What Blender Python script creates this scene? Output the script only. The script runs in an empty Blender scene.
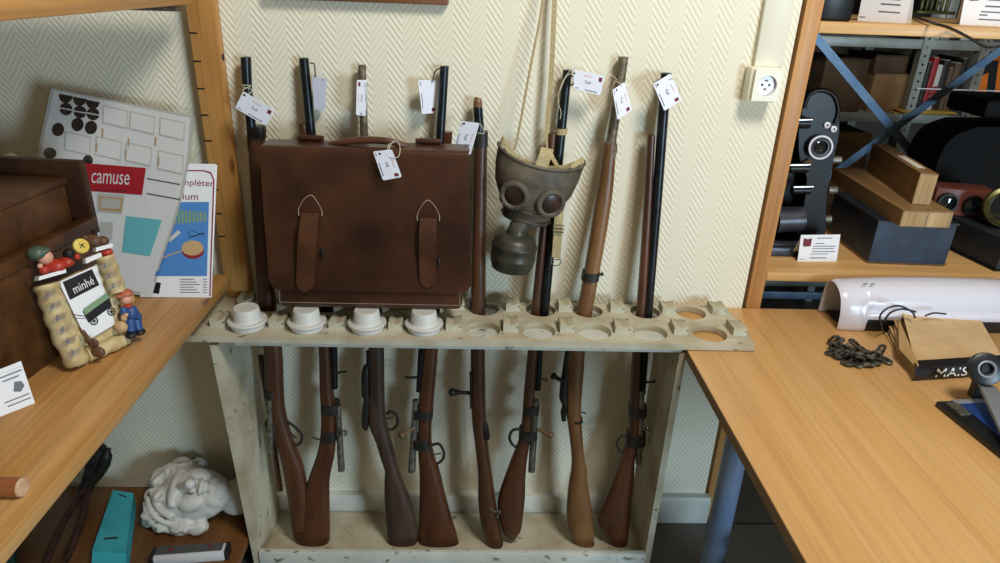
import bpy, bmesh, math, random
from mathutils import Vector, Matrix
random.seed(7)
PI = math.pi
scene = bpy.context.scene
COL = scene.collection

# ------------------------------------------------------------------ camera
CAM_P = Vector((0.0, -1.712, 1.592)); YAW, PITCH, ROLL, FPX = .0434, .4168, .0376, 681.15
FW = Vector((math.sin(YAW)*math.cos(PITCH), math.cos(YAW)*math.cos(PITCH), -math.sin(PITCH)))
r0 = Vector((math.cos(YAW), -math.sin(YAW), 0)); u0 = r0.cross(FW)
RT = r0*math.cos(ROLL) + u0*math.sin(ROLL); UP = -r0*math.sin(ROLL) + u0*math.cos(ROLL)
cd = bpy.data.cameras.new('camera'); cam = bpy.data.objects.new('camera', cd); COL.objects.link(cam)
cd.sensor_width = 36; cd.lens = 36*FPX/1000; cd.clip_start = .05
cam.matrix_world = Matrix(((RT.x, UP.x, -FW.x, CAM_P.x), (RT.y, UP.y, -FW.y, CAM_P.y), (RT.z, UP.z, -FW.z, CAM_P.z), (0, 0, 0, 1)))
scene.camera = cam
# ------------------------------------------------------------------ light
scene.view_settings.view_transform = 'Standard'; scene.view_settings.look = 'None'
scene.view_settings.gamma = 1; scene.view_settings.use_curve_mapping = False
scene.view_settings.exposure = 0.0
w = bpy.data.worlds.new('world'); scene.world = w; w.use_nodes = True
bg = w.node_tree.nodes['Background']; bg.inputs[0].default_value = (1.0, .84, .54, 1); bg.inputs[1].default_value = .17

def area(name, loc, target, sx, sy, energy, color):
    l = bpy.data.lights.new(name, 'AREA'); l.shape = 'RECTANGLE'; l.size = sx; l.size_y = sy
    l.energy = energy; l.color = color
    o = bpy.data.objects.new(name, l); COL.objects.link(o); o.location = loc
    o.rotation_euler = (Vector(target) - Vector(loc)).to_track_quat('-Z', 'Y').to_euler()
    return o
area('window_light', (2.5, -3.7, 1.25), (.1, 0, .8), .8, 1.0, 88, (.60, .82, 1.0))
area('room_lamp', (.85, -1.35, 3.0), (.2, 0, 1.0), .55, .55, 44, (1.0, .96, .88))

# ------------------------------------------------------------------ pixel -> world
def ray(px, py): return (FW*FPX + RT*(px-500) + UP*(281.5-py)).normalized()
def on_y(px, py, y): d = ray(px, py); return CAM_P + d*((y-CAM_P.y)/d.y)
def on_z(px, py, z): d = ray(px, py); return CAM_P + d*((z-CAM_P.z)/d.z)
def on_pl(px, py, o, n): d = ray(px, py); return CAM_P + d*((Vector(o)-CAM_P).dot(n)/d.dot(n))
def V(*a): return Vector(a)

# ------------------------------------------------------------------ materials
def lin(c):
    f = lambda v: v/12.92 if v <= .04045 else ((v+.055)/1.055)**2.4
    if isinstance(c, str): c = tuple(int(c[i:i+2], 16)/255 for i in (0, 2, 4))
    return tuple(f(v) for v in c) + (1,)
MATS = {}
def base_mat(name, rough=.5, metal=0.0, spec=.5):
    m = bpy.data.materials.new(name); m.use_nodes = True
    nt = m.node_tree; b = nt.nodes['Principled BSDF']
    b.inputs['Roughness'].default_value = rough; b.inputs['Metallic'].default_value = metal
    b.inputs['Specular IOR Level'].default_value = spec
    MATS[name] = m
    return m, nt, b
def node(nt, t, **kw):
    n = nt.nodes.new(t)
    for k, v in kw.items():
        if hasattr(n, k): setattr(n, k, v)
        else: n.inputs[k.replace('_', ' ')].default_value = v
    return n
def ramp(nt, fac, stops):
    r = nt.nodes.new('ShaderNodeValToRGB'); e = r.color_ramp.elements
    while len(e) < len(stops): e.new(.5)
    for el, (p, c) in zip(e, stops): el.position = p; el.color = lin(c)
    nt.links.new(fac, r.inputs[0]); return r.outputs[0]
def coords(nt, scale=(1, 1, 1), rot=(0, 0, 0)):
    t = nt.nodes.new('ShaderNodeTexCoord'); mp = nt.nodes.new('ShaderNodeMapping')
    mp.inputs['Scale'].default_value = scale; mp.inputs['Rotation'].default_value = rot
    nt.links.new(t.outputs['Object'], mp.inputs[0]); return mp.outputs[0]
def bump(nt, b, h, strength=.3, dist=.002):
    n = nt.nodes.new('ShaderNodeBump'); n.inputs['Strength'].default_value = strength; n.inputs['Distance'].default_value = dist
    nt.links.new(h, n.inputs['Height']); nt.links.new(n.outputs[0], b.inputs['Normal'])
def noisy(name, c1, c2, scale=40, rough=.5, metal=0.0, bmp=0.0, stretch=(1, 1, 1), spec=.5, lo=.35, hi=.65, coat=0):
    m, nt, b = base_mat(name, rough, metal, spec)
    n = node(nt, 'ShaderNodeTexNoise', Scale=scale, Detail=4.0)
    nt.links.new(coords(nt, stretch), n.inputs['Vector'])
    nt.links.new(ramp(nt, n.outputs[0], [(lo, c1), (hi, c2)]), b.inputs['Base Color'])
    if bmp: bump(nt, b, n.outputs[0], bmp)
    if coat: b.inputs['Coat Weight'].default_value = coat
    return m
def plain(name, c, rough=.5, metal=0.0, spec=.5): 
    m, nt, b = base_mat(name, rough, metal, spec); b.inputs['Base Color'].default_value = lin(c); return m
def wood(name, c1, c2, c3, axis='y', scale=26, rough=.45, rings=1.0, spec=.4, knots=False):
    """long grain running along the given axis"""
    m, nt, b = base_mat(name, rough, 0, spec)
    st = {'x': (.06, 1, 1), 'y': (1, .06, 1), 'z': (1, 1, .06)}[axis]
    n = node(nt, 'ShaderNodeTexNoise', Scale=scale, Detail=6.0, Roughness=.6, Distortion=.4)
    nt.links.new(coords(nt, st), n.inputs['Vector'])
    c = ramp(nt, n.outputs[0], [(.32, c1), (.5, c2), (.68, c3)])
    n2 = node(nt, 'ShaderNodeTexNoise', Scale=scale*7, Detail=2.0)
    nt.links.new(coords(nt, tuple(.02 if v < 1 else 1 for v in st)), n2.inputs['Vector'])
    mx = nt.nodes.new('ShaderNodeMix'); mx.data_type = 'RGBA'; mx.blend_type = 'MULTIPLY'; mx.inputs[0].default_value = .35*rings
    nt.links.new(c, mx.inputs[6]); nt.links.new(ramp(nt, n2.outputs[0], [(.3, (.62, .55, .5)), (.6, (1, 1, 1))]), mx.inputs[7])
    out = mx.outputs[2]
    if knots:
        v = node(nt, 'ShaderNodeTexVoronoi', Scale=3.2); nt.links.new(coords(nt, {'x': (.5, 1, 1), 'y': (1, .5, 1), 'z': (1, 1, .5)}[axis]), v.inputs['Vector'])
        mk = nt.nodes.new('ShaderNodeMix'); mk.data_type = 'RGBA'; mk.blend_type = 'MULTIPLY'; mk.inputs[0].default_value = 1
        nt.links.new(out, mk.inputs[6]); nt.links.new(ramp(nt, v.outputs['Distance'], [(.03, (.45, .27, .14)), (.06, (1, 1, 1))]), mk.inputs[7]); out = mk.outputs[2]
    nt.links.new(out, b.inputs['Base Color'])
    bump(nt, b, n.outputs[0], .08)
    return m

PHX = 8*.0795 - (on_y(352, 17, .03).x - (-.3625))
def wallpaper():
    m, nt, b = base_mat('wallpaper', .75, 0, .25)
    L = nt.links
    t = nt.nodes.new('ShaderNodeTexCoord'); s = nt.nodes.new('ShaderNodeSeparateXYZ'); L.new(t.outputs['Object'], s.inputs[0])
    def mth(op, a, b_=None):
        n = nt.nodes.new('ShaderNodeMath'); n.operation = op
        for i, v in enumerate((a, b_)):
            if v is None: continue
            if isinstance(v, (int, float)): n.inputs[i].default_value = v
            else: L.new(v, n.inputs[i])
        return n.outputs[0]
    per = .0795
    xs = mth('PINGPONG', mth('ADD', mth('ADD', s.outputs[0], mth('ADD', s.outputs[1], .06)), PHX), per/2)              # 0..per/2 triangle
    ph = mth('ADD', mth('MULTIPLY', xs, 1.35), s.outputs[2])               # chevrons
    w_ = mth('SINE', mth('MULTIPLY', ph, 2*PI/.0185))
    w2 = mth('POWER', mth('ADD', mth('MULTIPLY', w_, .5), .5), 1.6)
    n = node(nt, 'ShaderNodeTexNoise', Scale=420.0, Detail=3.0); L.new(t.outputs['Object'], n.inputs['Vector'])
    h = mth('ADD', w2, mth('MULTIPLY', n.outputs[0], .8))
    bump(nt, b, h, .34, .0034)
    n2 = node(nt, 'ShaderNodeTexNoise', Scale=2.5, Detail=3.0); L.new(t.outputs['Object'], n2.inputs['Vector'])
    mx = nt.nodes.new('ShaderNodeMix'); mx.data_type = 'RGBA'
    L.new(w2, mx.inputs[0]); L.new(ramp(nt, n2.outputs[0], [(.3, 'e3dcc4'), (.7, 'e8e2cc')]), mx.inputs[6]); mx.inputs[7].default_value = lin('eae5d2')
    L.new(mx.outputs[2], b.inputs['Base Color'])
    return m
def worn_paint(name, c, c2, chip, amount=.66):
    m, nt, b = base_mat(name, .6, 0, .3)
    n = node(nt, 'ShaderNodeTexNoise', Scale=9.0, Detail=5.0); nt.links.new(coords(nt), n.inputs['Vector'])
    c_ = ramp(nt, n.outputs[0], [(.35, c), (.65, c2)])
    n2 = node(nt, 'ShaderNodeTexNoise', Scale=34.0, Detail=9.0, Roughness=.7); nt.links.new(coords(nt, (.6, 1, 1)), n2.inputs['Vector'])
    mx = nt.nodes.new('ShaderNodeMix'); mx.data_type = 'RGBA'
    nt.links.new(ramp(nt, n2.outputs[0], [(amount, (0, 0, 0)), (amount+.04, (1, 1, 1))]), mx.inputs[0])
    nt.links.new(c_, mx.inputs[6]); mx.inputs[7].default_value = lin(chip)
    nt.links.new(mx.outputs[2], b.inputs['Base Color']); bump(nt, b, n2.outputs[0], .15)
    return m
def tiles():
    m, nt, b = base_mat('floor_tiles', .45, 0, .4)
    br = node(nt, 'ShaderNodeTexBrick', Scale=1.0); br.offset = 0
    br.inputs['Brick Width'].default_value = .3; br.inputs['Row Height'].default_value = .3; br.inputs['Mortar Size'].default_value = .004
    br.inputs['Color1'].default_value = lin('6b645a'); br.inputs['Color2'].default_value = lin('5f594f'); br.inputs['Mortar'].default_value = lin('37332d')
    nt.links.new(coords(nt), br.inputs['Vector']); nt.links.new(br.outputs['Color'], b.inputs['Base Color'])
    return m

M_wall = wallpaper(); M_floor = tiles()
M_skirt = noisy('skirting_paint', 'b9bdb8', 'cfd0c6', 12, .5)
M_pine = wood('pine', 'ae793e', 'c48f4f', 'd3a668', 'z', 18, .42, .8, knots=True)
M_pine_y = wood('pine_plank', 'a97a44', 'bd8b50', 'cb9f69', 'y', 16, .4, .9, knots=True)
M_beech = wood('beech_laminate', 'cb9a60', 'd4a56a', 'dbb07a', 'y', 14, .33, .6, .45)
M_beech_edge = wood('beech_edge', '7a5c3a', '866642', '92714c', 'y', 14, .5, .6)
M_shelfpine = wood('shelf_pine', 'c79a60', 'd4a76c', 'dfb67e', 'x', 16, .4, .8)
M_postpine = wood('post_pine', 'a4713c', 'b8834a', 'c8955c', 'z', 18, .42, .8, knots=True)
M_rack = worn_paint('rack_paint', 'a79b80', 'c6c0ab', '6f654f', .61)
M_rackedge = worn_paint('rack_edge_paint', 'bcbfb6', 'd0d2c8', '74756a', .58)
M_block = worn_paint('block_paint', 'a1967a', 'c4bfa9', '5d6456', .57)
M_plastic_grey = noisy('plastic_offwhite', 'c9c8c2', 'd2d1cb', 8, .45)
M_leather = noisy('brown_leather', '28150d', '52301f', 7, .33, 0, .16, spec=.5, lo=.28, hi=.75)
M_leather2 = noisy('worn_brown_leather', '3a2115', '5c3722', 14, .36, 0, .12, lo=.3, hi=.7)
M_thread = plain('pale_thread', 'b9a48c', .8)
M_gun1 = noisy('walnut', '3d2415', '59361f', 22, .4, 0, .1, (1, 1, .15))
M_gun2 = noisy('red_walnut', '3f2313', '5d3720', 22, .36, 0, .1, (1, 1, .15))
M_gun3 = noisy('dark_walnut', '2f2018', '4b382b', 26, .5, 0, .15, (1, 1, .15))
M_gun4 = noisy('honey_walnut', '5f3f21', '86603a', 22, .38, 0, .1, (1, 1, .15))
M_gunblack = noisy('blued_steel', '15181b', '262b30', 30, .32, .55)
M_gungrey = noisy('worn_steel', '55534b', '86847a', 60, .42, .6)
M_gunbrown = noisy('brown_steel', '4e4436', '80735f', 70, .5, .35)
M_band = noisy('black_band', '141412', '26241f', 40, .5)
M_brass = noisy('dull_knob', '5d4a34', '7b6448', 40, .45, .2)
M_tag = plain('tag_card', 'e4e6f2', .55)
M_tagback_shaded = plain('tag_back_shaded', 'b4b5c6', .6)  # tag card greyed in colour for the shade on its turned side
M_ink = plain('black_ink', '1c1c22', .7)
M_inkgrey = plain('grey_ink', '6c6c78', .7)
M_inkred = plain('red_ink', 'd49a98', .7)
M_logo = plain('logo_red', '6e2030', .7)
M_string = plain('tag_string', 'cfc6ac', .8)
M_wire = plain('black_wire', '1a1a18', .5)
M_rubber = noisy('old_rubber', '3f3a31', '6a5f50', 18, .6, 0, .15)
M_rubberdark = noisy('dark_rubber', '34322b', '50493d', 18, .5, 0, .1)
M_canister = noisy('olive_tin', '33322a', '4a473a', 20, .42, .3)
M_web = noisy('woven_webbing', '9a8a64', 'bcab82', 260, .85, 0, .4)
M_lens = noisy('brown_glass', '1c110c', '33211a', 25, .3, 0, 0, spec=.7)
M_metal = noisy('bright_metal', '77756c', '9b988d', 40, .35, .8)
M_white = plain('white_plastic', 'd9d7e2', .2, 0, .5)
M_cream = plain('cream_plastic', 'e6e2cf', .4)
M_paper = plain('white_paper', 'e7e7ea', .6)
M_blackplastic = plain('black_plastic', '121316', .4)
M_hole = plain('socket_black', '0a0a0a', .6)
M_darkwood = wood('old_dark_wood', '3c2410', '513218', '63401f', 'y', 12, .45, .8)
M_brownplank_shaded = wood('brown_plank_shaded', '5e3c1c', '6f4823', '7f552c', 'y', 14, .4, .8)  # brown wood, darkened in colour to stand for shade under the unit
M_darkwood2 = wood('old_dark_wood_edge', '2c1a0f', '3c2415', '4b2f1c', 'z', 12, .45, .8)
M_redbanner = plain('red_print', 'b3222f', .5)
M_turq = plain('turquoise_print', '6fc3cf', .5)
M_bluephoto = plain('blue_print', '4f86c6', .4)
M_green = plain('green_print', '7d9a78', .5)
M_tan = plain('tan_print', 'c3a175', .5)
M_maroon = plain('maroon_print', '8a2530', .5)
M_palegrey = plain('pale_grey_print', 'c3c2c0', .6)
M_scroll = noisy('music_scroll', 'b59c6c', 'd6c394', 30, .6, 0, .1)
M_skin = plain('painted_skin', 'd9a184', .45)
M_red = plain('painted_red', 'b03425', .4)
M_blue = plain('painted_blue', '2f4f86', .4)
M_greenp = plain('painted_green', '4c5f50', .4)
M_yellow = plain('painted_yellow', 'd9bd53', .45)
M_brownp = noisy('painted_brown', '4b3020', '6d4a30', 30, .5)
M_hair = plain('painted_hair', 'c09050', .5)
M_capred = plain('painted_cap', 'b5674a', .5)
M_black = plain('painted_black', '15151a', .45)
M_plaster = noisy('white_plaster', 'b8b6b0', 'cfcdc6', 20, .7, 0, .1)
M_teal = noisy('teal_board', '2b8f9e', '39a5b3', 15, .5)
M_silver = plain('brushed_silver', 'd4d5d8', .3, .1)
M_darkgrey = plain('dark_grey', '4a4a4a', .4)
M_rust = noisy('rusty_iron', '2e1c17', '4d2e26', 40, .6, .3)
M_iron = noisy('dark_iron', '1d1d1b', '33312c', 40, .5, .5)
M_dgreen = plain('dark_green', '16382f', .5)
M_dowel = wood('dowel_wood', '8a4f2c', '9c5d36', 'ac6c44', 'x', 20, .4)
M_dowel_litend = noisy('dowel_lit_end', 'c09a78', 'd3b190', 60, .6)  # light falling on the rod end is put into this paler colour
M_xblue = noisy('blue_steel', '5f7f9f', '7896b2', 14, .4, .2)
M_legblue = noisy('blue_grey_leg', '6d83a4', '8497b3', 8, .35, .1)
M_projector = noisy('black_enamel', '060708', '0d0e11', 30, .35, 0, spec=.3)
M_projgrey = noisy('grey_enamel', '33353c', '44464e', 30, .35, .2)
M_chrome = plain('chrome', 'b8bcc0', .18, .95)
M_glass = plain('dark_lens_glass', '0c1418', .05, 0, .9)
M_navy = noisy('navy_leather', '162234', '21344c', 24, .45, 0, .1)
M_navyd = noisy('dark_navy_side', '141a22', '1f2832', 24, .5)
M_boxwood = wood('old_box_wood', '7e5f38', '93724a', 'a58459', 'y', 18, .5, .9)
M_boxwood2 = wood('old_box_end', '9c7d50', 'b19263', 'c2a576', 'z', 18, .5, .9)
M_stereo = noisy('red_brown_wood', '63352b', '7d463a', 20, .4, 0, 0, (.2, 1, 1))
M_bagblack = noisy('black_leatherette', '0a0b0c', '131416', 60, .6, 0, .2, spec=.15)
M_olivebrass = noisy('olive_brass', '4e4c2c', '78744a', 20, .35, .7)
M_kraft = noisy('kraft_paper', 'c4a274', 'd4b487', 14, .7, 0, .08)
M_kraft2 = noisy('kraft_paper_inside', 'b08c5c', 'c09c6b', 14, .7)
M_printwhite = plain('print_white', 'e8e2d6', .6)
M_chain = noisy('old_grey_metal', '3e3d36', '6d6b60', 70, .45, .6, .2)
M_cutblue = plain('cutter_blue', '1f3f80', .35)
M_cutgrey = plain('cutter_grey', '82868c', .4)
M_cutblack = plain('cutter_black', '16181c', .35)
M_shelfgrey = noisy('grey_shelving', '8b908c', 'a3a8a2', 10, .45, .3)
M_card = noisy('cardboard', '6f5536', '8a6c47', 10, .75)
M_cardd = noisy('dark_cardboard', '3f3122', '54432f', 10, .8)
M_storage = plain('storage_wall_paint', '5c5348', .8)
M_orange = plain('orange_print', 'd9701c', .5)
M_env = plain('manila_envelope', 'c89b3e', .6)
M_framebrown = wood('picture_frame_wood', '5a3a22', '70492c', '835838', 'x', 16, .4)
M_bookred = plain('red_cover', '9b1f26', .5); M_bookgreen = plain('green_cover', '24382c', .5)
M_bookwhite = plain('white_cover', 'c4c2ba', .5); M_bookdark = plain('dark_cover', '26201c', .5); M_bookbrown = plain('brown_cover', '5d4a38', .6)
def clear_plastic():
    m = bpy.data.materials.new('clear_plastic'); m.use_nodes = True; nt = m.node_tree; nt.nodes.clear()
    o = nt.nodes.new('ShaderNodeOutputMaterial'); mx = nt.nodes.new('ShaderNodeMixShader'); t = nt.nodes.new('ShaderNodeBsdfTransparent'); g = nt.nodes.new('ShaderNodeBsdfGlossy')
    g.inputs['Roughness'].default_value = .12; t.inputs[0].default_value = (.97, .97, .96, 1)
    lw = nt.nodes.new('ShaderNodeValue'); lw.outputs[0].default_value = .06
    n = node(nt, 'ShaderNodeTexNoise', Scale=7.0, Detail=2.0); nt.links.new(coords(nt, (1, 1, .5), (.5, .7, .3)), n.inputs['Vector'])
    b = nt.nodes.new('ShaderNodeBump'); b.inputs['Strength'].default_value = .6; b.inputs['Distance'].default_value = .02
    nt.links.new(n.outputs[0], b.inputs['Height']); nt.links.new(b.outputs[0], g.inputs['Normal'])
    nt.links.new(lw.outputs[0], mx.inputs[0]); nt.links.new(t.outputs[0], mx.inputs[1]); nt.links.new(g.outputs[0], mx.inputs[2]); nt.links.new(mx.outputs[0], o.inputs[0])
    return m
M_clear = clear_plastic()

# ------------------------------------------------------------------ mesh builder
_text_cache = {}
def text_poly(s):
    """2-D vertices and faces of a word, scaled to height 1"""
    if s in _text_cache: return _text_cache[s]
    cu = bpy.data.curves.new('lettering', 'FONT'); cu.body = s; cu.resolution_u = 3; cu.size = 1
    o = bpy.data.objects.new('lettering', cu); COL.objects.link(o)
    me = bpy.data.meshes.new_from_object(o.evaluated_get(bpy.context.evaluated_depsgraph_get()))
    vs = [(v.co.x, v.co.y) for v in me.vertices]; fs = [tuple(p.vertices) for p in me.polygons]
    bpy.data.objects.remove(o); bpy.data.curves.remove(cu); bpy.data.meshes.remove(me)
    x0 = min(v[0] for v in vs); x1 = max(v[0] for v in vs); y0 = min(v[1] for v in vs); y1 = max(v[1] for v in vs)
    vs = [((x-x0)/(x1-x0), (y-y0)/(y1-y0)) for x, y in vs]
    _text_cache[s] = (vs, fs); return vs, fs

class MB:
    def __init__(s): s.v = []; s.f = []; s.mi = []; s.cur = 0
    def mat(s, i): s.cur = i; return s
    def add(s, vs, fs, M=None):
        b = len(s.v); s.v += [(M @ Vector(v)) if M else Vector(v) for v in vs]
        s.f += [tuple(i+b for i in f) for f in fs]; s.mi += [s.cur]*len(fs); return s
    def add_bm(s, bm, M=None):
        bm.verts.index_update(); vs = [v.co.copy() for v in bm.verts]; fs = [[v.index for v in f.verts] for f in bm.faces]; bm.free(); return s.add(vs, fs, M)
    def box(s, c, size, bev=0, M=None, seg=2):
        bm = bmesh.new(); bmesh.ops.create_cube(bm, size=1)
        for v in bm.verts: v.co = Vector((v.co.x*size[0], v.co.y*size[1], v.co.z*size[2]))
        if bev: bmesh.ops.bevel(bm, geom=bm.edges[:], offset=bev, segments=seg, affect='EDGES', profile=.5)
        for v in bm.verts: v.co += Vector(c)
        return s.add_bm(bm, M)
    def b2(s, x0, x1, y0, y1, z0, z1, bev=0, M=None): return s.box(((x0+x1)/2, (y0+y1)/2, (z0+z1)/2), (x1-x0, y1-y0, z1-z0), bev, M)
    def loft(s, rings, caps=True, closed=False):
        n = len(rings[0]); vs = [p for r in rings for p in r]; fs = []
        m = len(rings)
        for i in range(m if closed else m-1):
            j = (i+1) % m
            for k in range(n): fs.append((i*n+k, i*n+(k+1) % n, j*n+(k+1) % n, j*n+k))
        if caps and not closed: fs += [tuple(range(n))[::-1], tuple((m-1)*n+k for k in range(n))]
        return s.add(vs, fs)
    def tube(s, pts, r, n=10, closed=False, caps=True):
        pts = [Vector(p) for p in pts]; m = len(pts); rr = r if isinstance(r, (list, tuple)) else [r]*m
        rings = []; prev = None
        for i, p in enumerate(pts):
            a = pts[(i-1) % m] if (i or closed) else p; b = pts[(i+1) % m] if (i < m-1 or closed) else p
            t = (b-a).normalized()
            x = prev if prev else (Vector((0, 0, 1)) if abs(t.z) < .9 else Vector((1, 0, 0)))
            x = (x - t*x.dot(t)).normalized(); prev = x; y = t.cross(x)
            rings.append([p + (x*math.cos(2*PI*k/n) + y*math.sin(2*PI*k/n))*rr[i] for k in range(n)])
        return s.loft(rings, caps, closed)
    def lathe(s, prof, n=24, M=None, caps=True):
        rings = [[Vector((r*math.cos(2*PI*k/n), r*math.sin(2*PI*k/n), z)) for k in range(n)] for r, z in prof]
        if M: rings = [[M @ p for p in r] for r in rings]
        return s.loft(rings, caps)
    def ball(s, c, r, M=None, n=12):
        r = r if isinstance(r, (tuple, list)) else (r, r, r)
        bm = bmesh.new(); bmesh.ops.create_uvsphere(bm, u_segments=n+4, v_segments=n, radius=1)
        T = Matrix.Translation(Vector(c)) @ (M or Matrix()) @ Matrix.Diagonal((*r, 1)); return s.add_bm(bm, T)
    def prism(s, poly, d0, d1, M=None):
        n = len(poly); vs = [(x, y, d0) for x, y in poly] + [(x, y, d1) for x, y in poly]
        fs = [tuple(range(n))[::-1], tuple(range(n, 2*n))] + [(k, (k+1) % n, n+(k+1) % n, n+k) for k in range(n)]
        return s.add(vs, fs, M)
    def slab(s, pts, vec):
        """polygon of 3-D points swept by vec"""
        vec = Vector(vec); n = len(pts); vs = [Vector(p) for p in pts] + [Vector(p)+vec for p in pts]
        return s.add(vs, [tuple(range(n))[::-1], tuple(range(n, 2*n))] + [(k, (k+1) % n, n+(k+1) % n, n+k) for k in range(n)])
    def poly(s, pts): return s.add(pts, [tuple(range(len(pts)))])
    def shell(s, fn, nu, nv, t):
        """surface fn(u,v), u,v in 0..1, thickened by t against its normal"""
        P = [[Vector(fn(i/nu, j/nv)) for i in range(nu+1)] for j in range(nv+1)]
        Q = []
        for j in range(nv+1):
            row = []
            for i in range(nu+1):
                du = P[j][min(i+1, nu)] - P[j][max(i-1, 0)]; dv = P[min(j+1, nv)][i] - P[max(j-1, 0)][i]
                nrm = du.cross(dv); nrm = nrm.normalized() if nrm.length > 1e-12 else Vector((0, 1, 0))
                row.append(P[j][i] + nrm*t)
            Q.append(row)
        W = nu+1; N = W*(nv+1); idx = lambda i, j, q: q*N + j*W + i
        vs = [p for r in P for p in r] + [p for r in Q for p in r]; fs = []
        for j in range(nv):
            for i in range(nu):
                fs.append((idx(i, j, 0), idx(i, j+1, 0), idx(i+1, j+1, 0), idx(i+1, j, 0)))
                fs.append((idx(i, j, 1), idx(i+1, j, 1), idx(i+1, j+1, 1), idx(i, j+1, 1)))
        for i in range(nu):
            for j in (0, nv): fs.append((idx(i, j, 0), idx(i+1, j, 0), idx(i+1, j, 1), idx(i, j, 1)))
        for j in range(nv):
            for i in (0, nu): fs.append((idx(i, j, 0), idx(i, j+1, 0), idx(i, j+1, 1), idx(i, j, 1)))
        return s.add(vs, fs)
    def text(s, word, fn, u0, u1, v0, v1):
        vs, fs = text_poly(word); return s.add([fn(u0+(u1-u0)*x, v0+(v1-v0)*y) for x, y in vs], fs)
    def holed(s, outer, circles, z0, z1, n=28):
        cu = bpy.data.curves.new('plate', 'CURVE'); cu.dimensions = '2D'; cu.fill_mode = 'BOTH'; cu.extrude = (z1-z0)/2
        def spl(pts):
            sp = cu.splines.new('POLY'); sp.points.add(len(pts)-1); sp.use_cyclic_u = True
            for p, q in zip(sp.points, pts): p.co = (q[0], q[1], 0, 1)
        spl(outer)
        for x, y, r in circles: spl([(x+r*math.cos(2*PI*k/n), y+r*math.sin(2*PI*k/n)) for k in range(n)])
        o = bpy.data.objects.new('plate', cu); COL.objects.link(o)
        me = bpy.data.meshes.new_from_object(o.evaluated_get(bpy.context.evaluated_depsgraph_get()))
        bm = bmesh.new(); bm.from_mesh(me); bmesh.ops.remove_doubles(bm, verts=bm.verts, dist=1e-6)
        for v in bm.verts: v.co.z += (z0+z1)/2
        bpy.data.objects.remove(o); bpy.data.curves.remove(cu); bpy.data.meshes.remove(me)
        return s.add_bm(bm)
    def mesh(s, name, mats, angle=40):
        me = bpy.data.meshes.new(name); me.from_pydata([tuple(v) for v in s.v], [], s.f)
        for m in (mats if isinstance(mats, (list, tuple)) else [mats]): me.materials.append(m)
        me.polygons.foreach_set('material_index', s.mi)
        bm = bmesh.new(); bm.from_mesh(me)
        bmesh.ops.recalc_face_normals(bm, faces=bm.faces[:]); bm.to_mesh(me); bm.free()
        for p in me.polygons: p.use_smooth = True
        me.set_sharp_from_angle(angle=math.radians(angle)); me.update()
        return me
    def part(s, name, mats, parent, label=None, angle=40):
        root = parent
        while root.parent: root = root.parent
        inv = (Matrix.Translation(root.location) @ root.rotation_euler.to_matrix().to_4x4()).inverted()
        s.v = [inv @ v for v in s.v]
        o = bpy.data.objects.new(name, s.mesh(name, mats, angle)); COL.objects.link(o); o.parent = parent
        if label: o['label'] = label
        return o
    def solo(s, name, mats, label=None, cat=None, group=None, kind=None, angle=40):
        xs = [v.x for v in s.v]; ys = [v.y for v in s.v]; zs = [v.z for v in s.v]
        c = Vector(((min(xs)+max(xs))/2, (min(ys)+max(ys))/2, min(zs))); s.v = [v-c for v in s.v]
        o = bpy.data.objects.new(name, s.mesh(name, mats, angle)); COL.objects.link(o); o.location = c
        tag(o, label, cat, group, kind); return o
def tag(o, label=None, cat=None, group=None, kind=None):
    for k, v in (('label', label), ('category', cat), ('group', group), ('kind', kind)):
        if v: o[k] = v
    return o
def thing(name, label, cat, loc=(0, 0, 0), rz=0, group=None):
    o = bpy.data.objects.new(name, None); COL.objects.link(o); o.empty_display_size = .05
    o.location = loc; o.rotation_euler = (0, 0, rz); return tag(o, label, cat, group)
def copy_tree(o, parent=None):
    c = o.copy(); COL.objects.link(c)
    if parent: c.parent = parent
    for ch in list(o.children): copy_tree(ch, c)
    return c
def frame_M(o, x, y, z): return Matrix(((x.x, y.x, z.x, o.x), (x.y, y.y, z.y, o.y), (x.z, y.z, z.z, o.z), (0, 0, 0, 1)))
def dirM(o, z, hint=Vector((0, 0, 1))):
    z = Vector(z).normalized(); h = hint if abs(z.dot(hint)) < .95 else Vector((1, 0, 0))
    x = h.cross(z).normalized(); return frame_M(Vector(o), x, z.cross(x), z)
def arc(c, r, a0, a1, n=12, ex=V(1, 0, 0), ey=V(0, 0, 1)): return [Vector(c) + ex*(r*math.cos(a0+(a1-a0)*k/n)) + ey*(r*math.sin(a0+(a1-a0)*k/n)) for k in range(n+1)]
def smooth(pts, k=6):
    P = [Vector(p) for p in pts]; out = []
    for i in range(len(P)-1):
        a, b, c, d = P[max(i-1, 0)], P[i], P[i+1], P[min(i+2, len(P)-1)]
        for j in range(k):
            t = j/k; out.append(.5*((2*b)+(c-a)*t+(2*a-5*b+4*c-d)*t*t+(3*b-a-3*c+d)*t**3))
    return out+[P[-1]]
def bil(c, u, v): return c[0]*(1-u)*(1-v)+c[1]*u*(1-v)+c[2]*u*v+c[3]*(1-u)*v     # corners bl, br, tr, tl

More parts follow.
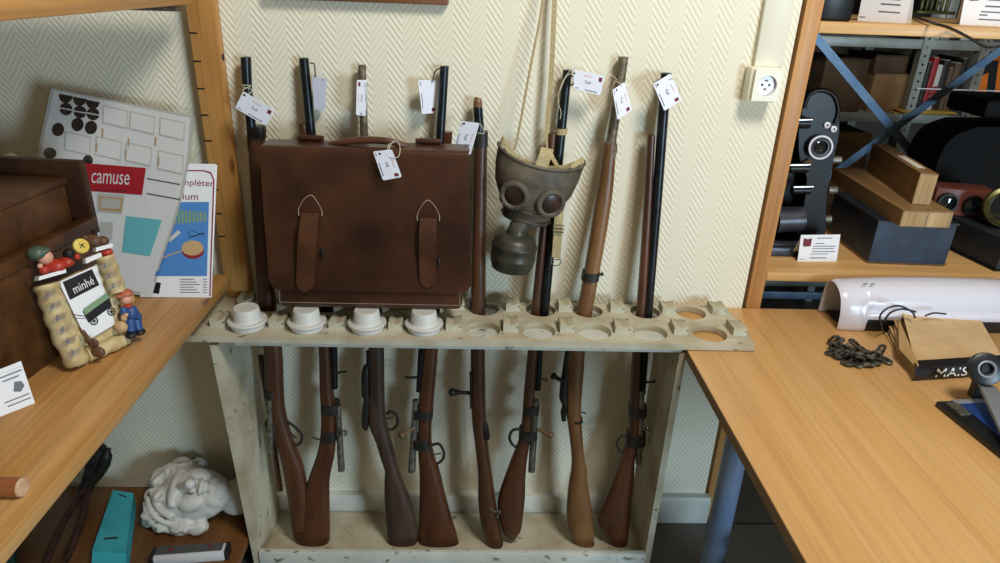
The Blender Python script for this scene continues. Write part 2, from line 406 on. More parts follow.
# ================================================================== SETTING
WY = .03                                       # face of the back wall
WX = .775                                      # where the back wall ends on the right
MB().b2(-1.62, 3.2, -4.2, 3.0, -.12, -.025).solo('floor', M_floor, kind='structure')
MB().b2(-1.5, WX, WY, WY+.12, 0, 2.5).solo('wall_back', M_wall, kind='structure')
MB().b2(-1.62, -1.5, -1.9, WY+.12, 0, 2.5).solo('wall_left', M_wall, kind='structure')
bb = MB(); bb.prism([(0, -.025), (-.03, -.025), (-.03, .062), (-.022, .075), (0, .075)], -1.499, WX+.012, Matrix(((0, 0, 1, 0), (1, 0, 0, WY), (0, 1, 0, 0), (0, 0, 0, 1))))
bb.solo('baseboard_back', M_skirt, kind='structure')
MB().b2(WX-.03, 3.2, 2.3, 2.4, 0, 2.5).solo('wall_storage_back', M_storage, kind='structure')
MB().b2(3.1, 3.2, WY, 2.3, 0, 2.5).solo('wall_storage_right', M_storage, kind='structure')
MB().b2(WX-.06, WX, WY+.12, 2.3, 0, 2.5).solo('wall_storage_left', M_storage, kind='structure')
MB().b2(WX-.06, 3.2, WY+.1, 2.4, 2.5, 2.58).solo('added_ceiling_storage', M_storage, kind='structure')  # out of view, slab added to keep the storage room dark
# cable trunking down to the socket
tr = MB(); p = on_y(765, 0, WY); q = on_y(760, 64, WY)
tr.b2(.680, .752, WY-.016, WY, q.z-.005, 2.5, .003)
tr.solo('trim_1', M_cream, kind='structure')

# socket
sc = on_y(759, 83, WY); sx = sc.x; sz = sc.z
t = thing('wall_socket', 'cream square power socket on the wall below the white cable trunking', 'socket', (sx, WY, sz-.04))
MB().b2(sx-.040, sx+.034, WY-.040, WY, sz-.041, sz+.041, .004).part('back_box', M_cream, t)
fp = MB(); fp.holed([(-.033, -.037), (.033, -.037), (.033, .037), (-.033, .037)], [(0, 0, .024)], 0, .010)
fp.v = [Vector((sx+.001+v.x, WY-.040-v.z, sz+v.y)) for v in fp.v]; plate = fp.part('face_plate', M_cream, t)
w_ = MB(); Mx = frame_M(V(sx+.001, WY-.050, sz), V(1, 0, 0), V(0, 0, 1), V(0, -1, 0))
w_.lathe([(.0235, -.0005), (.0235, -.009), (.0, -.0092)], 28, Mx, False); w_.part('recess', M_white, plate)
for dx, dz in ((-.009, .001), (.009, .001)):
    MB().lathe([(.0032, -.0091), (.0032, -.0085)], 12, Mx @ Matrix.Translation((dx, dz, 0))).part('contact_hole', M_hole, plate)
MB().lathe([(.0028, -.0091), (.0028, -.002), (.0015, -.0008)], 12, Mx @ Matrix.Translation((0, -.009, 0))).part('earth_pin', M_metal, plate)
MB().box((0, .011, -.0088), (.009, .004, .0006), 0, Mx).part('rating_mark', M_inkgrey, plate)

# framed picture above the guns (only its bottom rail is in view)
pa = on_y(268, 0, WY); pb = on_y(449, 5, WY); x0, x1, z0 = pa.x, pb.x, on_y(440, 5, WY-.02).z
t = thing('picture_frame', 'dark brown wooden frame hanging on the wall above the gun rack, mostly out of view', 'picture frame', ((x0+x1)/2, WY, z0))
for nm, a in (('bottom_rail', (x0, x1, z0, z0+.03)), ('top_rail', (x0, x1, z0+.37, z0+.40)), ('side_rail', (x0, x0+.03, z0+.03, z0+.37)), ('side_rail', (x1-.03, x1, z0+.03, z0+.37))):
    MB().b2(a[0], a[1], WY-.024, WY-.002, a[2], a[3], .004).part(nm, M_framebrown, t)
MB().b2(x0+.03, x1-.03, WY-.012, WY-.002, z0+.03, z0+.37).part('picture', M_tan, t)

# ================================================================== GUN RACK
ZT, TH = .772, .017
RF, RB = -.226, -.002                           # front and back edge
FX = [-.565, -.417, -.266, -.122, .028, .170, .315, .460, .616]; FY = -.168; FR = .0445
BXP = [269, 326, 374, 430, 484, 541, 588, 645, 690]
BX = [on_z(p, 311.5, ZT).x for p in BXP]; BY = -.047; BR = .041
XL, XR = -.70, .715
t = rack = thing('gun_rack', 'cream painted wooden gun rack with a holed top board and open bottom tray', 'gun rack', (0, -.11, 0))
tb = MB(); tb.holed([(XL, RF), (XR, RF), (XR+.004, RF+.06), (XR-.004, RB), (XL, RB)], [(x, FY, FR) for x in FX]+[(x, BY, BR) for x in BX], ZT-TH, ZT)
tb.part('top_board', M_rack, t)
ub = MB(); ub.b2(-.585, .535, RF+.006, FY+FR+.004, ZT-TH-.012, ZT-TH, .002); ub.part('under_board', M_rackedge, t)
LXt, LXb = on_y(210, 352, -.222).x, on_y(254, 563, -.222).x
def side(xt, xb, th):
    m = MB(); z1 = ZT-TH-.012; y0, y1 = RF+.008, -.004
    m.add([(xb, y0, -.025), (xb+th, y0, -.025), (xb+th, y1, -.025), (xb, y1, -.025), (xt, y0, z1), (xt+th, y0, z1), (xt+th, y1, z1), (xt, y1, z1)],
          [(3, 2, 1, 0), (4, 5, 6, 7), (0, 1, 5, 4), (1, 2, 6, 5), (2, 3, 7, 6), (3, 0, 4, 7)]); return m
side(LXt, LXb, .02).part('side_panel', M_rack, t)
side(.528, .522, .018).part('side_panel', M_rack, t)
MB().b2(LXb+.015, .524, RF+.02, -.006, .0, .018, .001).part('bottom_board', M_rack, t)
MB().b2(LXb+.018, .523, RF+.001, RF+.019, -.025, .067, .002).part('front_rail', M_rackedge, t)
# notched wooden blocks between the holes
def block_mesh():
    m = MB(); w2, d, h = .0185, .030, .021
    prof = [(-w2, 0), (w2, 0), (w2, h), (w2*.8, h), (0, h-.0055), (-w2*.8, h), (-w2, h)]
    m.prism(prof, -d, d, Matrix(((1, 0, 0, 0), (0, 0, 1, 0), (0, 1, 0, 0), (0, 0, 0, 1)))); return m
first = None
def mids(xs): return [xs[0]-.073]+[(a+b)/2 for a, b in zip(xs, xs[1:])]+[xs[-1]+.074]
for row, xs, y in ((0, FX, FY+.017), (1, BX, BY+.012)):
    for i, x in enumerate(mids(xs)):
        if first is None: first = block_mesh().part('notched_block', M_block, rack); base = first; o = base
        else: o = base.copy(); COL.objects.link(o)
        o.location = Vector((x, y, ZT)) - rack.location
        o.rotation_euler = (0, 0, random.uniform(-.06, .06)); o.scale = (random.uniform(.92, 1.06), .92 if row == 0 else .8, random.uniform(.9, 1.1))
base.data.transform(Matrix.Translation(rack.location))

# white plastic cups in the first four front holes
cup_names = ['leftmost of the four upside down white plastic cups, clear of the bag',
             'second white plastic cup from the left in the rack, under the left bag strap',
             'third white plastic cup from the left in the rack, below the middle of the bag',
             'rightmost white plastic cup in the rack, under the right bag strap']
cup = None
for i in range(4):
    if cup is None:
        cup = thing('plastic_cup', cup_names[0], 'cup', (FX[0], FY, ZT), 0, 'white plastic cups in the rack')
        m = MB(); m.lathe([(.040, -.012), (.0425, 0), (.0435, .012), (.0440, .0125), (.0475, .0135), (.0485, .0165), (.0475, .019), (.0370, .0195), (.0345, .0215), (.0315, .048), (.0300, .051), (.027, .052), (.026, .0512), (0, .0512)], 40, Matrix.Translation((FX[0], FY, ZT)))
        m.part('cup_body', M_plastic_grey, cup, angle=32)
    else:
        c = copy_tree(cup); c.location = (FX[i], FY, ZT); c['label'] = cup_names[i]

# ================================================================== RIFLES
PA, PBS = -.056, .098                            # the plane the guns lean in: y = PA + PBS*(z-.77)
PN = Vector((0, 1, -PBS)).normalized(); PO = Vector((0, PA, .77))
def G(px, py, off=0): return on_pl(px, py, PO + Vector((0, off, 0)), PN)
def rows(lst, hy=.021, off=0, power=2.5, n=18, sub=4, round_=False):
    L = [(r[0], r[1], r[0], r[2], r[3] if len(r) > 3 else hy) if not isinstance(r[0], tuple) else (r[0][1], r[0][0], r[1][1], r[1][0], r[2] if len(r) > 2 else hy) for r in lst]
    R = []
    for i in range(len(L)-1):
        a, b, c, d = L[max(i-1, 0)], L[i], L[i+1], L[min(i+2, len(L)-1)]
        for k in range(sub):
            tt = k/sub; hh = tt*tt*(3-2*tt)
            e = [b[j]+(c[j]-b[j])*tt for j in range(5)]
            for j in (1, 3):
                sb = (c[j]-a[j])/max(c[0]-a[0], 1e-6)*(c[0]-b[0]); sc_ = (d[j]-b[j])/max(d[0]-b[0], 1e-6)*(c[0]-b[0])
                e[j] = b[j]*(2*tt**3-3*tt*tt+1)+c[j]*(-2*tt**3+3*tt*tt)+sb*(tt**3-2*tt*tt+tt)+sc_*(tt**3-tt*tt)
            R.append(e)
    R.append(L[-1]); rings = []
    for yl, xl, yr, xr, h in R:
        A = G(xl, yl, off); B = G(xr, yr, off); c = (A+B)/2; hv = (B-A)/2
        h = hv.length if round_ else h; ring = []
        for k in range(n):
            a = 2*PI*k/n; ca, sa = math.cos(a), math.sin(a); pw = 1 if round_ else 2/power
            ring.append(c + hv*math.copysign(abs(ca)**pw, ca) + Vector((0, h*math.copysign(abs(sa)**pw, sa), 0))); ring[-1].z = max(ring[-1].z, .0187)
        rings.append(ring)
    return rings
def stock(lst, hy=.021, off=0): return MB().loft(rows(lst, hy, off))
def barrel(lst, off=0):
    R = rows(lst, 0, off, round_=True, sub=1); m = MB()
    top = R[0]; c = sum(top, Vector())/len(top); inner = [c+(p-c)*.55 for p in top]; deep = [p-Vector((0, 0, .012)) for p in inner]
    m.loft([deep, inner]+R); return m
def band(lst, hy=.0245, off=0):
    return MB().loft(rows(lst, hy, off, sub=1, power=2.7))
def guard(pts, r=.0036, off=0):
    return MB().tube(smooth([G(x, y, off) for x, y in pts], 4), r, 8)
def knob(p0, p1, r0=.006, rk=.011, off=-.018, toff=-.03):
    a = G(*p0, off); b = G(*p1, off+toff); m = MB(); d = (b-a).normalized()
    L = (b-a).length; Mz = dirM(a, d)
    m.lathe([(r0, 0), (r0*.85, L*.5), (rk*.75, L*.8), (rk, L*.93), (rk*.85, L*1.02), (rk*.4, L*1.06)], 16, Mz); return m
GRP = 'old rifles standing in the rack'
def rifle(label, bx, by): 
    p = G(bx, by); return thing('rifle', label, 'rifle', (p.x, p.y, .0185), 0, GRP)

# 1
t = rifle('leftmost rifle, beside the pine post behind the left edge of the bag', 300, 530)
stock([(127, 248, 265, .016), (149, 249, 265.5), (298, 258, 275), (351, 264, 282), (388, 265, 283.5), (409, 266.6, 285), (430, 272, 290), (452, 279, 298), (468, 283, 304), (498, 288, 309), (520, 291, 311), ((292, 528), (312, 527))], .0205).part('stock', M_gun1, t)
barrel([(57, 240.5, 251), (88, 242.7, 252), (127, 246.5, 256), (150, 248, 258)], -.004).part('barrel', M_gunblack, t)
band([(126, 247.4, 265.6), (138, 248, 266)], .0185).part('fore_band', M_band, t)
for a, b_ in (((388, 264, 277.5), (395, 264.5, 278)), ((421, 265.5, 278), (429, 267, 279))): band([a+(.0235,), b_+(.0235,)]).part('band', M_band, t)
barrel([(400, 267, 272), (455, 268, 273.5)], -.024).part('bolt', M_gungrey, t)
guard([(287, 421), (296, 428), (302, 436), (299, 444), (290, 446)], .0042).part('trigger_guard', M_band, t)
guard([(290, 432), (296, 438)], .002).part('trigger', M_band, t)
barrel([(356, 257.5, 264), (420, 268, 273), (490, 277, 283)], .034).part('ramrod', M_gun1, t)
# 2
t = rifle('second rifle from the left, its black barrel carrying a greyish tag', 314, 546)
stock([(124, 299, 307.5, .012), (149, 301, 309.5, .013), (250, 309, 319), (312, 315.5, 326), (351, 319, 331, .018), (388, 320, 333), (409, 321, 336), (430, 321, 336), (452, 317.5, 335), (477, 309, 330), (490.6, 305, 329.5), (518, 298, 330), (534, 293, 330), ((299, 545), (329, 547))], .021).part('stock', M_gun2, t)
barrel([(58, 299, 308.5), (145, 307.6, 317), (312, 325, 334), (351, 329.5, 337.5), (388, 331.5, 338)], -.002).part('barrel', M_gunblack, t)
for a, b_ in (((402, 321, 339.5), (411, 321.5, 340)), ((429, 321, 338), (438, 321, 338))): band([a, b_]).part('band', M_band, t)
barrel([(405, 335, 341), (440, 336.5, 343), (470, 338, 345)], -.006).part('bolt', M_gungrey, t)
knob((338, 434), (345, 433), .006, .010, -.02, -.02).part('bolt_handle', M_gungrey, t)
knob((336, 373), (346, 371.5), .0035, .004, -.006, 0).part('sight', M_band, t)
guard([(321, 440), (316, 438.5), (312.5, 437)], .0025).part('trigger', M_band, t)
# 3
t = rifle('third rifle from the left, with a dark dusty stock and thin weathered barrel', 400, 545)
stock([(149, 359, 370, .012), (250, 366.5, 378), (312, 368, 382, .018), (351, 368.5, 384), (388, 369, 384.5), (409, 368.5, 385), (424, 369, 387), (441, 376, 391.5), (458, 381, 396), (470, 385, 399), (480, 384.5, 403), (498.5, 384.5, 410), (518, 386, 416), ((388, 543), (418.5, 538)), ((389.5, 546), (417.5, 541))], .0215).part('stock', M_gun3, t)
barrel([(65, 358, 366), (149, 360.5, 368.5), (165, 361.5, 369.5)], 0).part('barrel', M_gunbrown, t)
barrel([(351, 366, 371), (366, 366, 371)], -.012).part('rear_barrel', M_gunblack, t)
MB().loft(rows([(366, 363.5, 369, .010), (372, 361.5, 370, .014), (394, 361.5, 370, .014), (398, 364, 371, .012), (406, 362.5, 370, .013), (424, 361.5, 369, .013), (429, 364, 368, .009)], sub=2, off=-.006)).part('lock', M_iron, t)
guard([(386.5, 414), (391, 411), (396, 415), (397.5, 423), (393, 429), (388, 429)], .0042).part('trigger_guard', M_band, t)
guard([(386, 418.5), (393, 417.5)], .0022).part('trigger', M_band, t)
# 4
t = rifle('fourth rifle from the left, reddish, rising behind the right end of the bag handle', 440, 546)
stock([(132, 442, 452.5, .012), (153, 440.5, 451, .014), (250, 431, 443), (312, 426, 440), (351, 423.5, 438), (388, 419.5, 435), (409, 418.5, 433), (430, 418, 431.5), (450, 418, 433), (475, 419.5, 440.5), (498, 419.5, 446.5), (518, 419, 452), (540, 418.5, 458.5), (547, 419, 459)], .021).part('stock', M_gun2, t)
barrel([(66, 440, 449), (149, 435, 444), (312, 421, 430), (351, 418, 426), (391, 416, 421.5)], -.004).part('barrel', M_gunblack, t)
for a, b_ in (((408, 413, 433.5), (416, 413, 433)), ((437, 412, 431), (446, 412.5, 432))): band([a, b_]).part('band', M_band, t)
barrel([(400, 412.5, 418.5), (440, 410, 417), (471, 408, 415.5)], -.006).part('bolt', M_gungrey, t)
knob((414, 428), (400.5, 436), .006, .0115, -.018, -.03).part('bolt_handle', M_brass, t)
knob((418, 377.5), (405.5, 377.5), .004, .0045, -.004, 0).part('sight', M_band, t)
guard([(432, 445), (439, 444), (443.5, 451), (443, 459), (437, 464)], .0042).part('trigger_guard', M_band, t)
guard([(433, 454.5), (441, 453.5)], .002).part('trigger', M_band, t)
guard([(437, 464), (441, 478), (442, 486)], .0022, -.004).part('strap_swivel', M_band, t)
# 5
t = rifle('rifle with splintered barrel tip, seen edge-on just right of the bag', 494, 545)
stock([(133, 474, 487.5, .017), (200, 472, 486.5), (312, 470.5, 485.5), (351, 470.5, 485), (391, 471, 485.5), (421, 472, 486.5), (449, 475.5, 489), (475, 478, 492.5), (498, 478, 495.5), (518, 480, 498.5), (540, 486, 502.5), (547, 489, 503)], .027).part('stock', M_gun1, t)
barrel([(107, 473.2, 482.6), (140, 475, 485)], -.002).part('barrel', M_gunblack, t)
mz = MB(); mz.loft(rows([(97, 474.5, 477, .003), (99, 474, 481.5, .008), (103, 473.3, 482.4, .010), (109, 473.5, 482.2, .010)], sub=1)); mz.part('splintered_tip', M_gun4, t)
band([(131.5, 473.5, 488), (146, 473.2, 488)], .0195).part('fore_band', M_band, t)
band([(300, 469.8, 486.3), (306, 470, 486.5)], .0235).part('band', M_iron, t)
MB().loft(rows([(421, 482, 486, .006), (425, 482, 488, .012), (436, 482.5, 490, .012), (439, 484, 489, .008)], sub=2, off=-.016)).part('lock_plate', M_iron, t)
knob((472, 393), (450.5, 392), .006, .012, -.004, -.02).part('bolt_handle', M_iron, t)
barrel([(372, 469.5, 472.5), (408, 470, 473)], -.02).part('bolt', M_iron, t)
guard([(490, 507), (495, 512), (500, 511), (497, 517)], .003, -.024).part('sling_swivel', M_gungrey, t)
# 6
t = rifle('rifle behind the gas mask, sixth from the left, black barrel tied with cord', 511, 538)
stock([(133, 548.5, 556.5, .012), (167, 546, 553, .013), (230, 539.5, 547), (312, 531, 540, .018), (351, 527.7, 538), (390, 524, 535), (412, 522.5, 533), (437, 519.5, 530.5), (460, 511, 527), (478.6, 504, 525.5), (498, 498, 525), (516, 498.5, 523), (529, 502, 521), (537, 508, 516, .014)], .021).part('stock', M_gun1, t)
barrel([(70, 563, 572), (167, 552, 562.5), (312, 539.5, 549), (351, 535.5, 543), (389, 533.5, 541)], -.002).part('barrel', M_gunblack, t)
band([(128, 556.2, 567.5, .0155), (134, 555.6, 567, .0155)]).part('cord_binding', M_web, t)
for a, b_ in (((403, 523, 539.5), (412, 522.5, 539)), ((428, 519, 537.5), (437, 518.5, 537.5))): band([a, b_]).part('band', M_band, t)
barrel([(400, 532.5, 539), (440, 530, 537), (471, 528, 535)], -.008).part('bolt', M_gungrey, t)
knob((538, 429), (552, 436), .006, .011, -.014, -.02).part('bolt_handle', M_brass, t)
knob((541, 379), (547, 380), .004, .007, -.004, 0).part('sight', M_brass, t)
guard([(521, 429), (513, 430), (509.5, 437), (512, 444), (516, 447)], .0042).part('trigger_guard', M_band, t)
guard([(570, 76), (574, 77), (573.5, 84), (568.5, 85)], .0022).part('front_sight', M_band, t)
# 7
t = rifle('light brown tilted rifle with grey barrel, next right of the gas mask', 580, 545)
stock([(143, 604.5, 616.5, .015), (200, 595.5, 611.5), (312, 577, 592), (351, 567, 585), (368, 565, 584), (391, 566, 582), (414, 566.5, 581), (437, 569.5, 582.7), (458, 571.5, 584.5), (471, 571, 587), (478.6, 569.5, 587), (498, 567, 590), (518, 566.6, 593), ((570, 533), (594, 541)), ((577, 544), (594, 547))], .021).part('stock', M_gun4, t)
barrel([(57, 618.5, 628.5), (100, 612.5, 622.5), (143, 606, 616), (158, 604, 614)], 0).part('barrel', M_gunbrown, t)
MB().loft(rows([(144, 611, 617, .012), (150, 609, 617, .0165), (158, 611, 615, .014)], sub=2, off=0)).part('fore_cap', M_gunbrown, t)
band([(271, 582.5, 600), (279, 581, 598.5)]).part('sling_band', M_band, t)
knob((598, 275), (603, 274), .004, .006, -.01, 0).part('sling_swivel', M_band, t)
MB().loft(rows([(352, 565, 570, .010), (376, 561.5, 569, .013), (398, 559, 568, .014), (405, 562.5, 568, .013), (412, 560.5, 566.5, .012), (420, 561.5, 566, .008)], sub=2, off=-.006)).part('lock', M_iron, t)
knob((564, 382), (552.7, 375.5), .007, .010, -.01, -.01).part('bolt_handle', M_iron, t)
guard([(580, 411.5), (586, 413.5)], .0022).part('trigger', M_band, t)
band([(418, 570, 582.5, .0222), (420, 570.5, 582.7, .0222)]).part('receiver_band', M_iron, t)
# 8
t = rifle('rifle at the far right of the rack with a blue-black barrel standing nearest the desk', 616, 545)
stock([(135, 647.5, 655, .012), (200, 644, 652, .013), (312, 636.5, 645, .018), (351, 633, 641.5), (390, 630.5, 640), (414, 629.3, 639.5), (437, 627.5, 639), (460, 619.6, 634.5), (478.6, 613.5, 634), (498, 605.5, 631.5), (518, 598, 630), (528, 600.5, 629), ((610, 542), (627, 544))], .021).part('stock', M_gun2, t)
barrel([(73, 661, 671.5), (200, 652, 662), (312, 643, 652.5), (351, 640.5, 648.5), (393.5, 638.5, 645.5)], -.002).part('barrel', M_gunblack, t)
for a, b_ in (((405, 629, 646.5), (414, 628.5, 646.5)), ((431.5, 627, 645.5), (443, 625.5, 645))): band([a, b_]).part('band', M_band, t)
barrel([(390, 637.5, 644.5), (430, 636.5, 643.5), (463, 635.5, 642)], -.010).part('bolt', M_gungrey, t)
knob((643, 429), (649, 428.5), .005, .009, -.02, -.01).part('bolt_handle', M_metal, t)
knob((644, 382.5), (655, 381.5), .004, .0045, -.004, 0).part('sight', M_band, t)
guard([(627, 436), (620, 437), (617, 444), (620, 450.5), (623, 452)], .0035).part('trigger_guard', M_band, t)

# ================================================================== TAGS
def card(m, c, th):                                # c: bl, br, tr, tl
    n = (c[1]-c[0]).cross(c[3]-c[0]).normalized()
    r = .09; L = (c[1]-c[0]).length; H = (c[3]-c[0]).length; ru, rv = .004/L, .004/H; pts = []
    for cu_, cv, a in ((1-ru, rv, -PI/2), (1-ru, 1-rv, 0), (ru, 1-rv, PI/2), (ru, rv, PI)):
        for k in range(4): pts.append(bil(c, cu_+ru*math.cos(a+k*PI/6), cv+rv*math.sin(a+k*PI/6)))
    m.slab(pts, -n*th); return n
PLACE = None
def price_tag(label, tl, tr, br, bl, y, ydx=0, rot=0, word='Fusil', back=False, strings=(), hole=(.07, .85), wire=False, parent=None):
    """corners in pixels; y depth, ydx extra depth of the right-hand side; rot: quarter turns of the print"""
    C = [on_y(*bl, y), on_y(*br, y+ydx), on_y(*tr, y+ydx), on_y(*tl, y)]
    t = thing('price_tag', label, 'tag', (C[0]+C[2])/2, 0, 'paper tags tied to the exhibits')
    m = MB(); n = card(m, C, .0006)
    K = C[rot:]+C[:rot]
    f = lambda u, v: bil(K, u, v) + n*.0004
    mats = [M_tag, M_ink, M_inkred, M_logo, M_inkgrey]
    if back: mats[0] = M_tagback_shaded
    else:
        m.mat(1).text(word, f, .40, .58, .42, .58)
        m.mat(2); [m.poly([f(a, .78), f(a+.05, .78), f(a+.05, .84), f(a, .82)]) for a in (.34, .40, .47, .56)]
        m.mat(3).poly([f(.83, .66), f(.94, .66), f(.94, .88), f(.83, .88)])
        m.mat(1); [m.poly([f(a, .08), f(a+b_, .08), f(a+b_, .12), f(a, .12)]) for a, b_ in ((.40, .08), (.49, .05), (.55, .12), (.68, .06), (.75, .10))]
        m.mat(4).poly([f(.05, .08), f(.17, .08), f(.17, .12), f(.05, .12)])
    m.mat(1); hc = f(*hole); e1 = (K[1]-K[0]).normalized(); e2 = (K[3]-K[0]).normalized()
    m.poly([hc + e1*(.0028*math.cos(k*PI/5)) + e2*(.0028*math.sin(k*PI/5)) for k in range(10)])
    m.part('card', mats, t)
    for st in strings:
        MB().tube(smooth([on_y(a, b_, d) for a, b_, d in st], 5), .0016 if wire else .0009, 6).part('wire_loop' if wire else 'string', M_wire if wire else M_string, t)
    return t
price_tag('tag tilted across the leftmost rifle barrel, next to the pine post', (243.3, 91), (275, 110.6), (266, 126), (235, 108), -.062, 0, 0,
          strings=[[(246, 96, -.063), (243, 90, -.05), (251, 86, -.042), (242, 85, -.042)], [(247, 96, -.063), (252, 90, -.043), (243, 87, -.043)]])
price_tag('shade-greyed tag seen from its blank side, hanging right of the second rifle barrel', (312, 75), (327, 79), (325, 111), (314, 109), -.03, .04, 1, back=True, hole=(.93, .3),
          strings=[[(310, 63, -.02), (314, 64, -.025), (315, 70, -.027), (315.5, 77, -.03)]], wire=True)
price_tag('narrow tag covering the thin grey barrel above the middle of the bag handle', (357, 80), (367, 80), (366, 116), (356, 115), -.060, .035, 1, hole=(.05, .5),
          strings=[[(365, 83, -.045), (368, 84, -.015), (366, 88, -.012)]])
price_tag('tag half behind the fourth rifle barrel, hung on a black wire', (418, 80), (438, 80), (436.5, 113), (422, 114), -.018, .034, 3, hole=(.9, .8),
          strings=[[(433, 82, -.0), (434, 74, -.004), (438, 69, -.008), (443, 70, -.018)]], wire=True)
price_tag('tag hanging from the handle of the brown leather bag', (373, 151.5), (392, 149.5), (402, 177), (383, 180.6), -.200, .0, 3, 'Cartable', hole=(.1, .3),
          strings=[[(387.5, 154, -.201), (391, 144, -.17), (397, 141, -.15), (400, 148, -.17), (398, 157, -.20), (389, 157, -.201)], [(387.5, 154, -.201), (388, 146, -.17), (392, 141, -.13)]])
price_tag('tag on the broken fifth rifle, at the upper right corner of the bag', (461, 121), (479.5, 123), (470.6, 155), (453, 151), -.062, -.01, 3, hole=(.07, .2),
          strings=[[(475, 128, -.063), (480, 124, -.05), (484, 133, -.052), (478, 133, -.062)]])
price_tag('wide tag beside the top of the corded sixth rifle, above the gas mask', (573, 69), (605, 76), (600.5, 95.5), (574, 89), -.035, .0, 0, hole=(.03, .8),
          strings=[[(575, 71, -.036), (570, 71, -.03), (562, 83, -.028), (558, 100, -.025), (561, 112, -.024), (560, 119, -.024)], [(575, 72, -.036), (566, 77, -.03), (559, 92, -.025), (550, 101, -.01)], [(604, 84, -.034), (605, 77, -.02), (611, 75, .0), (617, 80, -.015)]])
price_tag('tag hanging on the free-standing light brown rifle, seventh barrel', (612.5, 90), (624.6, 82), (632, 110), (617.5, 120), -.060, .03, 3, hole=(.08, .3),
          strings=[[(622, 86, -.045), (616, 81, -.03), (613, 86, -.03), (610, 101, -.02)]])
price_tag('tag across the top of the blue-black barrel at the far right', (653, 84), (670.5, 73.5), (682, 100), (664.4, 111), -.045, .012, 3, hole=(.1, .2),
          strings=[[(669, 78, -.04), (676, 80, -.03), (680, 90, -.03), (678, 102, -.02), (682, 114, -.01)]])

# ================================================================== LEATHER BAG
YB = -.175                                           # front face of the bag
b0 = on_y(272, 306, YB); b1 = on_y(462, 308, YB); t0 = on_y(262, 146, YB); t1 = on_y(470.5, 152, YB)
zb, zt_ = ZT+.0515, t0.z; xl_, xr_ = t0.x, t1.x; xm = (xl_+xr_)/2; W2 = (xr_-xl_)/2
bag = thing('leather_satchel', 'worn brown leather school bag with two straps standing on the white cups', 'bag', (xm, YB+.04, zb))
def lean(p):                                         # the bag tips back a little against the guns
    k = (p.z-zb)/(zt_-zb); c_ = .12 if p.x < xm else .018; return Vector((xm+(p.x-xm)*(1+c_-c_*k), p.y, p.z))
m = MB(); m.box((xm, YB+.045, (zb+zt_)/2-.003), (W2*2-.038, .074, zt_-zb-.006), .014, None, 4); m.v = [lean(v) for v in m.v]
m.part('bag_body', M_leather, bag)
zf = on_y(300, 288, YB).z
def flap(u, v):                                      # u across, v from back of the top over the edge and down
    x = xl_+(xr_-xl_)*u
    s = v*(.075+zt_-zf)
    if s < .062: y = YB+.075-s; z = zt_
    elif s < .082: a = (s-.062)/.020*PI/2; y = YB+.013-.013*math.sin(a); z = zt_-.013*(1-math.cos(a))
    else:
        z = zt_-.013-(s-.082); y = YB-.004*math.sin(PI*(zt_-z)/(zt_-zf))
    ex = max(0, abs(u-.5)*2-.90)/.10                 # rounded lower corners
    zr = max(zf-.004, z); 
    if z < zf+.03: z = z + (1-math.sqrt(max(0, 1-ex*ex)))*.022*(1-(z-zf)/.03 if z > zf else 1)
    return lean(Vector((x + .004*math.sin(9*z), y, z)))
MB().shell(flap, 48, 60, .0035).part('flap', M_leather, bag, angle=60)
def front(x, z, off): return lean(Vector((x, YB-.004*math.sin(PI*max(0, min(1, (zt_-z)/(zt_-zf))))-off, z)))
def stitches(pts, gap=.0062, r=.0007):
    m = MB(); P = [Vector(p) for p in pts]; acc = 0; on = True; step = gap
    seg = [(a, b) for a, b in zip(P, P[1:])]; d = 0
    for a, b in seg:
        L = (b-a).length; s = 0
        while s < L:
            e = min(L, s+gap*.62); m.tube([a+(b-a)*(s/L), a+(b-a)*(e/L)], r, 5); s += gap
    return m
zst = on_y(300, 304, YB).z
st = stitches([lean(Vector((x, YB+.0065, z))) for x, z in [(xl_+.024, zf-.004), (xl_+.024, zst+.001), (xr_-.024, zst+.001), (xr_-.024, zf-.004)]]); st.part('bottom_stitching', M_thread, bag)
for cx_t, cx_b, ytip, ytop, yend in ((313, 311, 195, 214, 292), (428, 427, 200, 219, 287)):
    c_t = on_y(cx_t, ytop, YB-.006); c_b = on_y(cx_b, yend, YB-.008); tip = on_y(cx_t-1.5, ytip, YB-.006)
    wt = .0255; xs = c_t.x
    # stitched pointed patch
    pt = [front(xs-wt, c_t.z-.004, .003), front(xs-wt, c_t.z+.012, .003), front(xs-wt*.55, c_t.z+.034, .003), front(tip.x+.003, tip.z, .003), front(xs+wt*.6, c_t.z+.032, .003), front(xs+wt, c_t.z+.010, .003), front(xs+wt, c_t.z-.004, .003)]
    PP = smooth(pt, 4)
    pm = MB(); pm.slab(PP, V(0, .003, 0)); sp = pm.part('strap_patch', M_leather, bag)
    stitches([p+V(0, -.0006, 0) for p in PP], .0065, .0009).part('patch_stitching', M_thread, sp)
    # the strap
    ws = .0195
    def strap(u, v):
        z = c_t.z+.004 + (c_b.z-c_t.z-.004)*v; x = xs+(c_b.x-xs)*v
        k = max(0, (v-.86)/.14); hw = ws*(1+.06*math.sin(v*PI))*math.sqrt(max(0.0004, 1-k*k*.98))
        bulge = .006+.010*math.sin(PI*min(1, v*1.05))+.004*math.sin(7*v)
        return front(x+hw*(2*u-1), z, bulge)
    so = MB().shell(strap, 6, 26, .0035).part('strap', M_leather2, bag, angle=60)
    # keeper loop and dark buckle slot
    zk = c_t.z+(c_b.z-c_t.z)*(.48 if cx_t < 400 else .62); wk = ws+.004
    MB().box((0, 0, 0), (.007, .006, .024), .002, Matrix.Translation(front(xs+ws+.004, zk, .006))).part('buckle', M_wire, bag)
